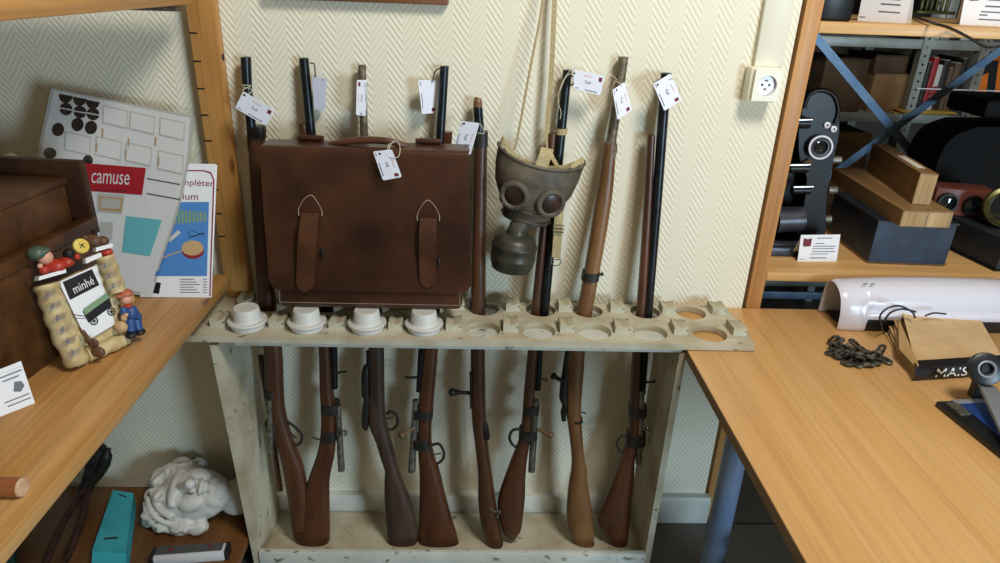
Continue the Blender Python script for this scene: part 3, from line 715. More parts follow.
# handle: two anchors and an arched grip
ztop = zt_+.001
for a, b_ in (((294, 148.5), (320, 149)), ((414, 154), (440, 155))):
    p = lean(on_y(*a, YB+.02)); q = lean(on_y(*b_, YB+.02)); p.z = q.z = ztop+.006; p.y = q.y = YB+.035+.03
    MB().tube([p, p*.75+q*.25, p*.25+q*.75, q], [.006, .0075, .0075, .006], 10).part('handle_anchor', M_leather, bag)
hp = [(318, 150, YB+.05), (332, 144.5, YB+.04), (352, 141, YB+.03), (372, 140, YB+.03), (392, 142, YB+.03), (408, 147, YB+.04), (416, 152, YB+.05)]
hpts = smooth([on_y(*a) for a in hp], 5); n_ = len(hpts)
MB().tube(hpts, [.005+.0035*math.sin(PI*k/(n_-1)) for k in range(n_)], 10).part('handle', M_leather2, bag)

# ================================================================== GAS MASK
mk = thing('gas_mask', 'old khaki gas mask with round eyepieces and canister hanging on a cord', 'gas mask', (.12, -.09, .91))
e1 = V(.983, 0, -.185).normalized(); e3 = V(.185, 0, .983).normalized(); eY = V(0, 1, 0)
MC = (on_y(496, 148, -.045)+on_y(585, 166, -.045))/2
def interp(tab, v):
    for (a, p), (b, q) in zip(tab, tab[1:]):
        if v <= b: return p+(q-p)*((v-a)/(b-a))
    return tab[-1][1]
Wm = [(0, .110), (.25, .108), (.5, .100), (.75, .078), (.9, .064), (1, .061)]
Dm = [(0, .068), (.25, .076), (.5, .076), (.75, .068), (.9, .058), (1, .056)]
Hm = .160
def mask_pt(a, v, off=0):
    w_, d_ = interp(Wm, v)+off, interp(Dm, v)+off
    z = -Hm*v + .010*(1-v)*abs(math.sin(a))**2 - .012*(1-v)*math.cos(a)
    return MC + e1*(w_*math.sin(a)) + e3*z - eY*(d_*math.cos(a))
def mask_n(a, v):
    du = mask_pt(a+.02, v)-mask_pt(a-.02, v); dv = mask_pt(a, v+.02)-mask_pt(a, v-.02); return du.cross(dv).normalized()*-1
A0 = math.radians(98)
fm = MB(); fm.shell(lambda u, v: mask_pt(-A0+2*A0*u, v), 48, 24, .004)
face = fm.part('face_piece', M_rubber, mk, angle=50)
rim = MB(); rim.tube([mask_pt(-A0+2*A0*k/48, 0) for k in range(49)], .0042, 8); rim.part('rim', M_rubber, mk)
for v0 in (.80, .97):
    MB().tube([mask_pt(-A0+2*A0*k/40, v0, .001) for k in range(41)], .0035, 8).part('rubber_ridge', M_rubberdark, face)
low = MB(); low.shell(lambda u, v: MC - e3*Hm + e1*((.061*(1-v)+.001)*math.cos(2*PI*u)) - eY*((.056*(1-v)+.001)*math.sin(2*PI*u)) - e3*(.004*v), 32, 6, .003); low.part('chin_plate', M_rubberdark, mk)
for px, py, in ((515, 195), (550.5, 203)):
    best = min(((a/60.0, v/40.0) for a in range(-60, 61) for v in range(8, 30)), key=lambda q: (lambda P: ((P-CAM_P).normalized()-ray(px, py)).length)(mask_pt(*q)))
    a, v = best; P = mask_pt(a, v); nn = (P - (MC - e3*Hm*.45 + eY*.06)).normalized(); nn = (nn*.5 + V(math.sin(a)*.6, -1, 0).normalized()*.5 + V(0, 0, -.05)).normalized()
    Mz = dirM(P + nn*.004, nn)
    ep = MB().lathe([(.038, -.014), (.038, .001), (.036, .0045), (.033, .006), (.029, .0065), (.0265, .0055), (.025, .003), (.0245, .002), (0, .002)], 36, Mz).part('eyepiece', M_rubber, mk)
    MB().lathe([(.024, .0025), (.018, .004), (.009, .005), (.0, .0052)], 30, Mz, False).part('lens', M_lens, ep)
    for k in range(10):
        q = Mz @ Vector((.0315*math.cos(k*PI/5), .0315*math.sin(k*PI/5), .0062)); MB().ball(q, .0015, None, 6).part('rivet', M_metal, ep)
# canister
cc = on_y(514, 249, -.088); ax = V(.10, .04, 1).normalized(); Mz = dirM(cc - ax*.055, ax)
can = MB().lathe([(.0, 0), (.046, 0), (.051, .004), (.056, .020), (.057, .030), (.0585, .033), (.0585, .037), (.057, .040), (.0575, .060), (.0585, .063), (.0585, .067), (.056, .070), (.053, .080), (.046, .089), (.034, .095), (.026, .098), (.024, .108)], 40, Mz).part('canister', M_canister, mk, angle=50)
MB().tube([Mz @ V(0, 0, .100), Mz @ V(0, 0, .112), MC - e3*(Hm-.006) - eY*.028], [.023, .023, .026], 16).part('canister_neck', M_rubberdark, mk)
# webbing harness
def ribbon(pts, wdir, w2, t=.002): 
    P = smooth(pts, 6); n = len(P)-1; wd = Vector(wdir)
    return MB().shell(lambda u, v: P[round(v*n)] + wd*(w2*(2*u-1)), 3, n, t)
Tm = lambda a, v=0, off=-.004: mask_pt(a, v, off)
ribbon([Tm(-1.55, .15), Tm(-1.45, .0)+e3*.010, Tm(-1.1, .0)+e3*.012+eY*.012, Tm(-.6, .02)+eY*.030, Tm(-.1, .08)+eY*.045], (0.1, .25, .95), .009).part('head_strap', M_web, mk)
ribbon([Tm(1.55, .12), Tm(1.45, 0)+e3*.004, Tm(1.1, 0)+e3*.006+eY*.012, Tm(.6, .02)+eY*.025, Tm(.2, .08)+eY*.045], (-.1, .25, .95), .010).part('head_strap', M_web, mk)
ribbon([Tm(-.02, .06)+eY*.006, Tm(.0, 0)+e3*.012+eY*.010, Tm(.03, 0)+e3*.030+eY*.016, Tm(.05, 0)+e3*.042+eY*.030, Tm(.06, 0)+e3*.030+eY*.045], e1, .0155).part('crown_strap', M_web, mk)
ribbon([Tm(-1.3, 0)+e3*.004, Tm(-1.35, 0)+e3*.018+eY*.01, Tm(-1.2, 0)+e3*.014+eY*.022, Tm(-.95, 0)+e3*.0+eY*.03], (.3, .3, .9), .008).part('head_strap', M_web, mk)
ribbon([Tm(.75, 0)+e3*.002+eY*.004, Tm(1.0, 0)+e3*.012+eY*.006, Tm(1.3, 0)+e3*.010+eY*.006, Tm(1.5, .02)+e3*.006], (.0, .35, .9), .008).part('head_strap', M_web, mk)
# hanging strap with buckle
hs = [on_y(560, 205, -.06), on_y(558.5, 222, -.072), on_y(557.5, 240, -.076), on_y(556, 258, -.076)]
sp = ribbon(hs, e1, .0115).part('chin_strap', M_web, mk)
bk = MB(); c = on_y(558.5, 229, -.081)
bk.tube([c+V(-.014, 0, -.009), c+V(.014, 0, -.009), c+V(.014, 0, .009), c+V(-.014, 0, .009)], .0016, 6, True); bk.tube([c+V(-.014, -.001, 0), c+V(.015, -.001, 0)], .0014, 6); bk.part('buckle', M_gungrey, sp)
rg = on_y(556, 261, -.078); MB().tube(arc(rg, .0135, PI, 2*PI, 10)+[rg+V(.0135, 0, .004), rg+V(-.0135, 0, .004)], .0015, 6, True).part('ring', M_gungrey, sp)
# cords up to a nail above the picture edge
top = Vector((.170, WY-.012, 1.75))
MB().tube(smooth([mask_pt(-.75, 0)+eY*.03, on_y(517, 140, -.05), on_y(530, 70, -.025), on_y(543, 0, -.008), top+V(-.01, 0, 0)], 5), .0030, 8).part('hanging_cord', M_web, mk)
ribbon([mask_pt(.45, .05)+eY*.06, on_y(547.5, 140, -.012), on_y(551.5, 70, -.005), on_y(554.5, 0, .0), top+V(.004, 0, 0)], (1, 0, 0), .0058, .0025).part('hanging_strap', M_web, mk)
nl = MB(); nl.tube([top+V(0, .012, -.004), top+V(0, -.016, .002)], .003, 8); nl.ball(top+V(0, -.016, .002), .006, None, 8)
nl.solo('wall_nail', M_iron, 'iron nail in the wall holding the cord of the gas mask, above the view', 'nail')

# ================================================================== LEFT SHELF UNIT
LX, LZ, UZ = -.64, .858, 1.518
t = lsh = thing('pine_shelf_unit', 'slotted pine shelf unit along the left wall with thick plank shelves', 'shelf unit', (-.95, -.6, 0))
pm = MB(); pl = on_y(190, 0, -.03).x; pr = on_y(218, 0, -.03).x
pm.b2(-.672, -.608, -.006, .028, .735, 2.3, .002)
post = pm.part('upright', M_pine, t)
for i in range(9):
    z = 1.452-.063*i; MB().b2(-.6725, -.654, -.0068, .0, z, z+.0036).part('shelf_slot', M_hole, post)
MB().lathe([(.008, 0), (.008, .001)], 14, dirM(V(-.608, .012, 1.40), V(1, 0, 0))).part('bolt_hole', M_hole, post)
MB().b2(-1.46, LX, -1.05, -.045, LZ-.030, LZ, .002).part('middle_plank', M_pine_y, t)
MB().b2(-1.46, LX, -1.05, -.045, UZ, UZ+.030, .002).part('upper_plank', M_pine_y, t)
MB().b2(-1.46, LX+.012, -1.05, -.0, .085, .11, .002).part('bottom_plank', M_brownplank_shaded, t, 'brown bottom plank with shade in its colour')
MB().b2(-.80, -.672, -.06, -.03, UZ-.016, UZ-.001, .002).part('shelf_bracket', M_gungrey, t, 'grey metal bracket under the upper plank')
MB().b2(-1.46, -1.40, -1.05, -1.01, -.025, 2.3, .002).part('upright', M_pine, t)
MB().b2(-1.46, -1.40, -.036, .0, -.025, 2.3, .002).part('upright', M_pine, t)

# --- wooden case
cx0 = Vector((-.82, -.285, LZ)); a_ = math.radians(84); ew = Vector((math.cos(a_), math.sin(a_), 0)); eb = Vector((-math.sin(a_), math.cos(a_), 0))
Mc = frame_M(cx0, ew, eb, V(0, 0, 1))
t = thing('wooden_case', 'old dark wooden case with a recessed lid at the left on the plank', 'case', cx0, a_)
MB().b2(-.62, -.001, .0, .30, .0, .212, .003, Mc).part('lower_body', M_darkwood, t)
MB().b2(-.62, -.0005, -.006, .02, .212, .238, .003, Mc).part('rail', M_darkwood, t)
MB().b2(-.62, -.036, .024, .283, .212, .318, .003, Mc).part('lid_box', M_darkwood, t)
MB().b2(-.62, -.032, .019, .283, .318, .330, .003, Mc).part('lid_top', M_darkwood, t)
MB().b2(-.016, .004, -.003, .302, .2, .360, .002, Mc).part('side_board', M_darkwood2, t)
MB().b2(-.62, -.0161, .284, .302, .2, .360, .002, Mc).part('back_board', M_darkwood2, t)
# white card lying on it
c_ = Mc @ Vector((-.185, .085, .3505)); 
m = MB(); zc = LZ+.3308
C = [on_z(-8, 175, zc), on_z(25, 160, zc), on_z(12, 153, zc), on_z(-18, 164, zc)]
m.slab(C, V(0, 0, .001)); f = lambda u, v: bil(C, u, v)+V(0, 0, .0012)
m.mat(1); [m.poly([f(a, .5), f(a+.12, .5), f(a+.12, .56), f(a, .56)]) for a in (.3, .45, .6)]
m.solo('paper_card', [M_paper, M_ink], 'small white card lying on top of the dark wooden case', 'card')

# --- information card standing on the plank
def tent_card(name, label, bl, br, tr, tl, zbase, depth, th=.0015, logo=(), lines=(), grp=None, words=(), logo_mat=None):
    A = on_z(*bl, zbase); B = on_z(*br, zbase); d = (B-A).normalized(); nb = Vector((-d.y, d.x, 0))
    nrm = (Vector((0, 0, 1))*math.cos(0) + nb*depth).normalized(); pn = d.cross(nrm)
    Cc = [A, B, on_pl(*tr, A, pn), on_pl(*tl, A, pn)]
    t = thing(name, label, 'card', (A+B)/2, 0, grp)
    m = MB(); m.slab(Cc, -pn*-th if pn.dot(CAM_P-A) < 0 else -pn*th)
    s = pn if pn.dot(CAM_P-A) > 0 else -pn
    f = lambda u, v: bil(Cc, u, v) + s*.0006
    m.mat(1)
    for u0_, u1_, v_, h in lines: m.poly([f(u0_, v_), f(u1_, v_), f(u1_, v_+h), f(u0_, v_+h)])
    for wd, u0_, u1_, v0_, v1_ in words: m.text(wd, f, u0_, u1_, v0_, v1_)
    m.mat(2)
    if logo: m.poly([f(*q) for q in logo])
    m.part('card_face', [M_paper, M_inkgrey, logo_mat or M_logo], t)
    # folded stand behind
    k = MB(); bk_ = -s*.05; bk_.z = 0
    k.slab([Cc[3]*.9+Cc[0]*.1, Cc[2]*.9+Cc[1]*.1, Cc[1]+bk_*.9, Cc[0]+bk_*.9], s*.001); k.part('card_stand', M_paper, t)
    return t
tent_card('information_card', 'white printed card standing at the left edge of the pine plank by the wooden case', (-8, 420), (35, 403), (21, 361), (-20, 377), LZ, .35,
          logo=[(.62, .42), (.78, .36), (.9, .46), (.86, .58), (.7, .62)], lines=[(.3, .95, .80, .03), (.45, .85, .70, .03), (.35, .95, .24, .025), (.4, .95, .14, .025)], logo_mat=M_inkgrey)

# --- souvenir picture frame with figurines
FA = on_z(74, 370, LZ); FB = on_z(131, 345, LZ); fd = (FB-FA).normalized(); fnb = Vector((-fd.y, fd.x, 0))
fu = (V(0, 0, 1)+fnb*.30).normalized(); fn = fd.cross(fu); fn = fn if fn.dot(CAM_P-FA) > 0 else -fn
def F(px, py, off=0): return on_pl(px, py, FA+fn*off, fn)
ps = (F(80, 300)-F(81, 300)).length                # metres per pixel here
t = fr = thing('figurine_photo_frame', 'photo frame of music scrolls with little figures, leaning by the wooden case', 'photo frame', (FA+FB)/2)
fm = MB(); fm.slab([F(40, 290), F(108, 258), F(131, 343), F(78, 367)], -fn*.012); fm.part('back_plate', M_scroll, t)
def scroll(pts, r, name='scroll_column'):
    P = smooth([F(x, y, .004) for x, y in pts], 5); n = len(P)
    return MB().tube(P, [r*(1+.10*math.sin(i*1.9)) for i in range(n)], 14)
def notes(m, x0, y0, x1, y1, k):
    for i in range(k):
        f_ = (i+.5)/k; x = x0+(x1-x0)*f_; y = y0+(y1-y0)*f_
        for dy in (-2.2, 0, 2.2): m.slab([F(x-8, y+3.3+dy, .0305), F(x+7, y-3.3+dy, .0305), F(x+7, y-2.7+dy, .0305), F(x-8, y+3.9+dy, .0305)], fn*.0004)
        m.slab([F(x-2, y-2, .031), F(x-.8, y-2.4, .031), F(x-.6, y+3, .031), F(x-3, y+3.4, .031)], fn*.0004)
m = scroll([(46, 284), (53, 305), (63, 333), (78, 363)], ps*11.5); m.part('scroll_column', M_scroll, t)
m = scroll([(104, 256), (110, 272), (117, 292)], ps*9.5); m.part('scroll_column', M_scroll, t)
m = scroll([(86, 355), (104, 348), (122, 340)], ps*8); m.part('scroll_column', M_scroll, t)
m = MB(); notes(m, 47, 288, 77, 358, 6); notes(m, 104, 260, 117, 290, 3); m.part('music_notes', M_inkgrey, t)
C = [F(87, 341, .008), F(115, 324, .008), F(96, 265, .008), F(58.5, 282, .008)]
m = MB(); m.slab(C, fn*.001)
f = lambda x, y: F(x, y, .0095)
m.mat(1).poly([f(70, 300), f(99.4, 285), f(92, 269), f(62.6, 282)])
m.poly([f(82.6, 311.5), f(107.9, 292.5), f(112, 306), f(88.5, 323)])
m.mat(3).poly([F(83, 309, .0098), F(107, 292.3, .0098), F(109.5, 297.5, .0098), F(85.5, 315, .0098)])
m.mat(1)
for cx_, cy_ in ((94, 321), (111.5, 311.5)):
    o_ = [(cx_+4.3*math.cos(k*PI/8), cy_+4.3*math.sin(k*PI/8)) for k in range(16)]; i_ = [(cx_+3.2*math.cos(k*PI/8), cy_+3.2*math.sin(k*PI/8)) for k in range(16)]
    for k in range(16): m.poly([F(*o_[k], .0099), F(*o_[(k+1) % 16], .0099), F(*i_[(k+1) % 16], .0099), F(*i_[k], .0099)])
    for k in range(4): 
        c1, s1 = math.cos(k*PI/4), math.sin(k*PI/4); m.poly([F(cx_-3.4*c1+.3*s1, cy_-3.4*s1-.3*c1, .0099), F(cx_+3.4*c1+.3*s1, cy_+3.4*s1-.3*c1, .0099), F(cx_+3.4*c1-.3*s1, cy_+3.4*s1+.3*c1, .0099), F(cx_-3.4*c1-.3*s1, cy_-3.4*s1+.3*c1, .0099)])
m.poly([f(72, 314), f(86, 316), f(86, 316.8), f(72, 314.8)]); m.poly([f(74, 318), f(86, 318), f(86, 318.6), f(74, 318.6)])
hd = [Vector((75, 294)), Vector((95, 283.5)), Vector((91.5, 276)), Vector((71.5, 286))]
m.mat(0).text('minhé', lambda u, v: (lambda q: F(q.x, q.y, .0100))(bil(hd, u, v)), 0, 1, 0, 1)
m.part('photo_card', [M_paper, M_black, M_inkgrey, M_green], t)
def blob(px, py, off, r, sq=(1, 1, 1)): return (F(px, py, off), tuple(ps*r*k for k in sq))
def figure(parent, name, lst):
    pass
# boy lying on the frame
b = MB(); b.ball(*blob(54, 266, .018, 9, (1.35, 1, .8))); b.ball(*blob(44, 270, .024, 5, (1, 1, .8))); b.ball(*blob(66, 262, .016, 7, (1.2, 1, .8)))
boy = b.part('lying_boy_figurine', M_red, t, 'red coated boy figurine lying on the frame top')
b = MB(); b.ball(*blob(45, 257.5, .020, 7.4)); b.ball(*blob(48.5, 258.5, .032, 1.6)); b.ball(*blob(40, 266, .026, 2.6)); b.part('head', M_skin, boy)
b = MB(); b.ball(*blob(37, 253, .018, 9.5, (1, .95, .75))); b.ball(*blob(41, 250.5, .022, 7, (1.2, 1, .45))); b.part('cap', M_greenp, boy)
b = MB(); b.slab([F(34, 281, .016), F(62, 273, .016), F(61, 269.5, .016), F(35, 277, .016)], fn*.018); b.part('open_book', M_paper, t, 'white open book')
b = MB(); b.ball(*blob(69, 254, .018, 6, (1, 1, 1))); b.ball(*blob(71, 260, .022, 4)); b.part('crow_figurine', M_iron, t)
b = MB(); Mz = dirM(F(81, 246, .022), fn+V(0, 0, .2)); b.lathe([(ps*8, -.003), (ps*8.3, 0), (ps*7.6, .003), (ps*4, .0042), (0, .0045)], 22, Mz); hat = b.part('yellow_hat', M_yellow, t, 'yellow straw hat with a dark cross')
for a in (0.6, 2.17): MB().box((0, 0, .0046), (ps*6.5, ps*1, .001), 0, Mz @ Matrix.Rotation(a, 4, 'Z')).part('cross_mark', M_black, hat)
b = MB(); b.ball(*blob(92, 241, .014, 8, (1.3, 1, .8))); b.ball(*blob(102, 241, .010, 6, (1.2, 1, .9))); b.tube([F(83, 236, .016), F(87, 239, .016)], ps*2, 8); b.part('donkey_figurine', M_brownp, t, 'brown animal figurine')
b = MB(); b.slab([F(83, 264, .020), F(99, 257, .020), F(98, 253, .020), F(82.5, 259, .020)], fn*.012); b.part('open_book', M_paper, t, 'white open book')
b = MB(); b.slab([F(93, 252, .014), F(110, 247.5, .014), F(109.5, 243.8, .014), F(93, 248, .014)], fn*.012); b.part('open_book', M_paper, t, 'white open book')
b = MB(); b.ball(*blob(106, 252, .012, 6, (1.2, 1, .7))); b.part('red_cloth', M_red, t); b = MB(); b.ball(*blob(77, 257, .026, 3.4)); b.part('red_flower', M_red, t)
# standing boy with a bag at the lower right
b = MB(); b.ball(*blob(131, 313, .014, 8, (1, 1, 1.15))); b.ball(*blob(124, 312, .018, 5, (.9, .9, 1.3))); b.ball(*blob(138, 317, .012, 4.5, (.9, .9, 1.5)))
b.tube([F(130, 320, .014), F(131, 332, .018)], [ps*5.5, ps*4.5], 10); b.tube([F(136, 320, .012), F(139, 330, .014)], [ps*5.5, ps*4.5], 10)
sb = b.part('standing_boy_figurine', M_blue, t, 'boy figurine in blue overalls')
b = MB(); b.ball(*blob(126, 299, .016, 6.6)); b.ball(*blob(123.5, 301, .028, 1.4)); b.ball(*blob(126, 315, .028, 2.4)); b.part('head', M_skin, sb)
b = MB(); b.ball(*blob(129, 299, .010, 7, (.9, .8, 1))); b.part('hair', M_hair, sb)
b = MB(); b.ball(*blob(125.5, 293.5, .016, 7.8, (1, 1, .62))); b.ball(*blob(119.5, 296, .022, 4.2, (1, 1, .4))); b.part('cap', M_capred, sb)
b = MB(); b.ball(*blob(127.5, 306, .020, 4, (1.2, 1, .6))); b.part('scarf', M_red, sb)
b = MB(); b.ball(*blob(131, 335, .022, 5, (1.2, 1.3, .7))); b.ball(*blob(140, 332, .016, 5, (1.2, 1.3, .7))); b.part('shoe', M_black, sb)
b = MB(); b.ball(*blob(121, 327, .020, 7, (1, .8, 1))); b.ball(*blob(124, 318, .022, 4, (.8, .8, 1.1))); b.part('sack', M_tan, sb)
b = MB(); b.ball(*blob(98, 352, .028, 7.5, (1, .5, .85))); b.ball(*blob(93, 343, .026, 6, (1, .5, .9))); b.tube([F(93, 345, .026), F(86, 335, .022), F(82, 331, .020)], [ps*2.6, ps*1.8, ps*2.4], 8); b.part('cello', M_brownp, t)

# --- plastic sleeve with printed sheets
SB = on_z(152, 297.5, LZ); sn = V(.10, -.94, .27).normalized()
def S(px, py, off=0):
    p = on_pl(px, py, SB, sn)
    for _ in range(4):
        bow = .006*math.sin((p.x+.70)*9)-.006*math.sin((SB.x+.70)*9)
        p = on_pl(px, py, SB+sn*(off+bow), sn)
    return p
def Sq(pts, off): return [S(x, y, off) for x, y in pts]
def edge(v, L): 
    for (a, p), (b, q) in zip(L, L[1:]):
        if v <= b: k = (v-a)/(b-a); return (p[0]+(q[0]-p[0])*k, p[1]+(q[1]-p[1])*k)
    return L[-1][1]
Ls = [(0, (51, 88)), (.35, (40, 140)), (.6, (32, 190)), (1, (20, 285))]; Rs = [(0, (193, 116)), (.25, (189.5, 157)), (.45, (182, 196)), (.62, (174.5, 223)), (.84, (159.5, 267)), (1, (151, 296))]
def sheet(off, Ls, Rs):
    def g(u, v):
        a = edge(v, Ls); b = edge(v, Rs); return S(a[0]+(b[0]-a[0])*u, a[1]+(b[1]-a[1])*u, off)
    return g
t = slv = thing('print_sleeve', 'large plastic sleeve of printed sheets with black dots and a red banner', 'poster sleeve', SB)
m = MB(); m.shell(sheet(0, Ls, Rs), 14, 14, .003); m.part('backing_sheet', M_palegrey, t)
m = MB()
def dec(pts, mat, off=.0012):
    m.mat(mat)
    if len(pts) == 4:
        q = [Vector((a, b_)) for a, b_ in (pts[3], pts[2], pts[1], pts[0])]
        for i in range(8):
            u, v = i/8, (i+1)/8; m.poly([S(*bil(q, *uv), off+.0008) for uv in ((u, 0), (v, 0), (v, 1), (u, 1))])
    else: m.poly(Sq(pts, off+.0008))
W_, K_, R_, T_, G_, O_, RD = range(7)
m.mat(W_).shell(sheet(.0016, [(0, (54, 90)), (.35, (43, 140)), (.6, (35, 190)), (1, (24, 280))], [(0, (190, 118)), (.25, (187, 157)), (.45, (179.5, 196)), (.62, (172, 223)), (.84, (157.5, 266)), (1, (149.5, 293))]), 14, 14, .0008)
def ell(x, y, rx, ry, a0=0, a1=2*PI, tilt=.18, mat=1):
    c_, s_ = math.cos(tilt), math.sin(tilt); q = [(rx*math.cos(a0+(a1-a0)*k/16), ry*math.sin(a0+(a1-a0)*k/16)) for k in range(17)]
    dec([(x+c_*X-s_*Y, y+s_*X+c_*Y) for X, Y in q], mat, .0022)
for i, (x, y) in enumerate(((66, 97), (80, 100), (93, 103))): ell(x, y-2, 7, 8, 0, PI)
for x, y in ((66, 109), (80, 112), (93, 114)): ell(x, y-.7, 6.3, 5.5, PI, 2*PI); ell(x, y+.7, 6.3, 5.5, 0, PI)
for x, y in ((77.5, 124.5), (91, 127.5), (58, 129.5)): ell(x, y, 6.2, 6.8)
ell(50, 153, 6.5, 5.5); ell(88, 160, 5, 5)
for a in ((128, 112), (159, 118), (189, 124)):
    pass
for x, y in ((103, 105), (130, 111), (160, 117)):
    dec([(x, y), (x+25, y+5.5), (x+24, y+24), (x-1, y+18)], G_, .0020); dec([(x+1, y+1.4), (x+24, y+6.6), (x+23, y+22.5), (x+.2, y+17)], W_, .0024)
for x, y in ((65, 131), (96, 136), (126, 142), (158, 150)):
    dec([(x, y), (x+26, y+5.5), (x+25, y+25), (x-1, y+19)], G_, .0020); dec([(x+1, y+1.4), (x+25, y+6.6), (x+24, y+23.5), (x+.2, y+18)], W_, .0024)
for x, y in ((96, 143), (125, 149), (155, 137), (128, 138), (158, 157), (102, 128)): dec([(x, y), (x+1.6, y+.3), (x+1.2, y+9), (x-.3, y+8.6)], O_, .0026)
dec([(84, 163), (146, 168), (142, 195), (90, 191)], R_, .0022)
cs = [Vector((91, 183)), Vector((129, 185)), Vector((130, 174.5)), Vector((92, 172.5))]
m.mat(W_).text('camuse', lambda u, v: (lambda q: S(q.x, q.y, .0038))(bil(cs, u, v)), 0, 1, 0, 1)
cs2 = [Vector((96, 190)), Vector((127, 192)), Vector((127.3, 190)), Vector((96.3, 188.2))]
for k in range(8): m.mat(RD).poly([S(*q, .0038) for q in ((96+k*4, 188.6+k*.2), (98.6+k*4, 188.7+k*.2), (98.4+k*4, 190.3+k*.2), (95.8+k*4, 190.2+k*.2))])
dec([(97, 193), (125, 195), (122, 214), (97, 212)], G_, .0020); dec([(99, 196), (123, 198), (121, 212), (99, 210)], T_+0 if False else O_, .0022); dec([(101, 198), (121, 199.5), (119.5, 209), (101, 208)], G_, .0024)
ell(112, 204, 8, 4, mat=O_)
dec([(126, 216), (162, 220), (150, 256), (122, 252)], T_, .0022); dec([(100, 222), (113, 222), (112, 240), (100, 238)], G_, .0022)
for y in (178, 193): dec([(147, y), (180, y+6), (180, y+7), (147, y+1)], K_, .0022)
m.part('printed_sheet', [M_paper, M_black, M_redbanner, M_turq, M_palegrey, M_tan, M_logo], t)
Lc = [(0, (50, 81)), (.35, (39, 138)), (.6, (31, 190)), (1, (18, 286))]; Rc = [(0, (195.5, 109)), (.25, (191.5, 155)), (.45, (184, 195)), (.62, (176.5, 223)), (.84, (161.5, 268)), (1, (152.5, 297.5))]
MB().shell(sheet(.006, Lc, Rc), 14, 14, .0004).part('clear_cover', M_clear, t)

# --- brochure
BB = on_z(210, 297.5, LZ); bn = V(.05, -.93, .30).normalized()
def Bp(px, py, off=0): return on_pl(px, py, BB+bn*off, bn)
t = thing('brochure', 'white printed brochure with a blue photo of toy instruments leaning against the pine post', 'brochure', BB)
m = MB(); m.slab([Bp(140, 297), Bp(210, 297.5), Bp(215.5, 164), Bp(150, 163)], -bn*.003)
def bd(pts, mat, off=.0008): m.mat(mat).poly([Bp(x, y, off) for x, y in pts])
bd([(146, 276), (207, 276), (209, 202), (150, 202)], 1)
for pts in ([(209.3, 296), (210.6, 296), (214.5, 180), (213.2, 180)], [(213.2, 180), (214.5, 180), (211, 172), (210, 173.5)], [(210, 173.5), (211, 172), (203, 170), (203, 171.2)], [(203, 171.2), (203, 170), (150, 170), (150, 171)]): bd(pts, 2)
cs = [Vector((181.5, 187)), Vector((214, 188.5)), Vector((214.3, 180.2)), Vector((182, 179))]
m.mat(2).text('mpléter', lambda u, v: (lambda q: Bp(q.x, q.y, .0008))(bil(cs, u, v)), 0, 1, 0, 1)
cs = [Vector((178.5, 199.5)), Vector((198, 200)), Vector((198.3, 193.5)), Vector((178.8, 193))]
m.mat(2).text('rium', lambda u, v: (lambda q: Bp(q.x, q.y, .0008))(bil(cs, u, v)), 0, 1, 0, 1)
for k in range(9): x = 174+k*3.7; bd([(x, 224-k*.3), (x+2.6, 224-k*.3), (x+2.2, 209+k*.4), (x-.2, 209.5+k*.4)], 3, .0012)
bd([(167, 240), (170, 242), (181, 233), (178, 230)], 4, .0012)
for a, b_ in (((187.5, 230), (189, 236)), ((189, 237), (204, 232.5)), ((190, 229), (203, 235))): bd([a, b_, (b_[0]+.8, b_[1]+.8), (a[0]+.8, a[1]+.8)], 5, .0012)
bd([(193+11*math.cos(k*PI/12), 251+8*math.sin(k*PI/12)) for k in range(24)], 2, .0011)
bd([(192.5+11*math.cos(k*PI/12), 248+7.5*math.sin(k*PI/12)) for k in range(24)], 6, .0013); bd([(160, 258), (183, 249.5), (183, 250.8), (160, 259.4)], 6, .0014)
for k in range(6): bd([(180, 279+k*2.6), (180+14+(k % 3)*3, 279+k*2.6), (194+(k % 3)*3, 279.7+k*2.6), (180, 279.7+k*2.6)], 7); bd([(203, 279+k*2.6), (207, 279+k*2.6), (207, 279.7+k*2.6), (203, 279.7+k*2.6)], 7)
bd([(153, 293), (159, 294), (161, 283), (156, 282)], 5)
m.part('cover', [M_paper, M_bluephoto, M_maroon, M_green, M_palegrey, M_black, M_tan, M_inkgrey], t)
m = MB(); m.slab([Bp(142, 297, -.0032), Bp(211.3, 297.6, -.0032), Bp(217, 165, -.0032), Bp(152, 164, -.0032)], -bn*.002); m.part('inner_pages', M_paper, t)

# --- dowel lying across the plank
pe = on_z(24, 487, LZ+.015); p2 = pe+V(-.42, .01, 0)
m = MB(); Mz = dirM(p2, pe-p2); L = (pe-p2).length
m.lathe([(.0135, 0), (.0145, .004), (.0145, L-.004)], 22, Mz, False); m.mat(1).lathe([(.0145, L-.004), (.0135, L-.0005), (.012, L), (0, L)], 22, Mz, False)
m.mat(0).lathe([(.0, 0), (.0135, 0)], 22, Mz, False)
m.v = [v + V(0, 0, LZ+.0146-pe.z) for v in m.v]
m.solo('wooden_dowel', [M_dowel, M_dowel_litend], 'round reddish wooden rod with its sawn end coloured as lit, lying on the pine plank', 'rod')

# ================================================================== BOTTOM LEFT SHELF
BZ = .11
def fuse(mb, name, mat, parent, vox, sm=6):
    me = mb.mesh('clay', mat); o = bpy.data.objects.new('clay', me); COL.objects.link(o)
    r = o.modifiers.new('r', 'REMESH'); r.mode = 'VOXEL'; r.voxel_size = vox
    s_ = o.modifiers.new('s', 'SMOOTH'); s_.iterations = sm; s_.factor = .5
    m2 = bpy.data.meshes.new_from_object(o.evaluated_get(bpy.context.evaluated_depsgraph_get()))
    k = MB(); k.add([v.co.copy() for v in m2.vertices], [tuple(p.vertices) for p in m2.polygons]); bpy.data.objects.remove(o)
    return k.part(name, mat, parent, angle=180)
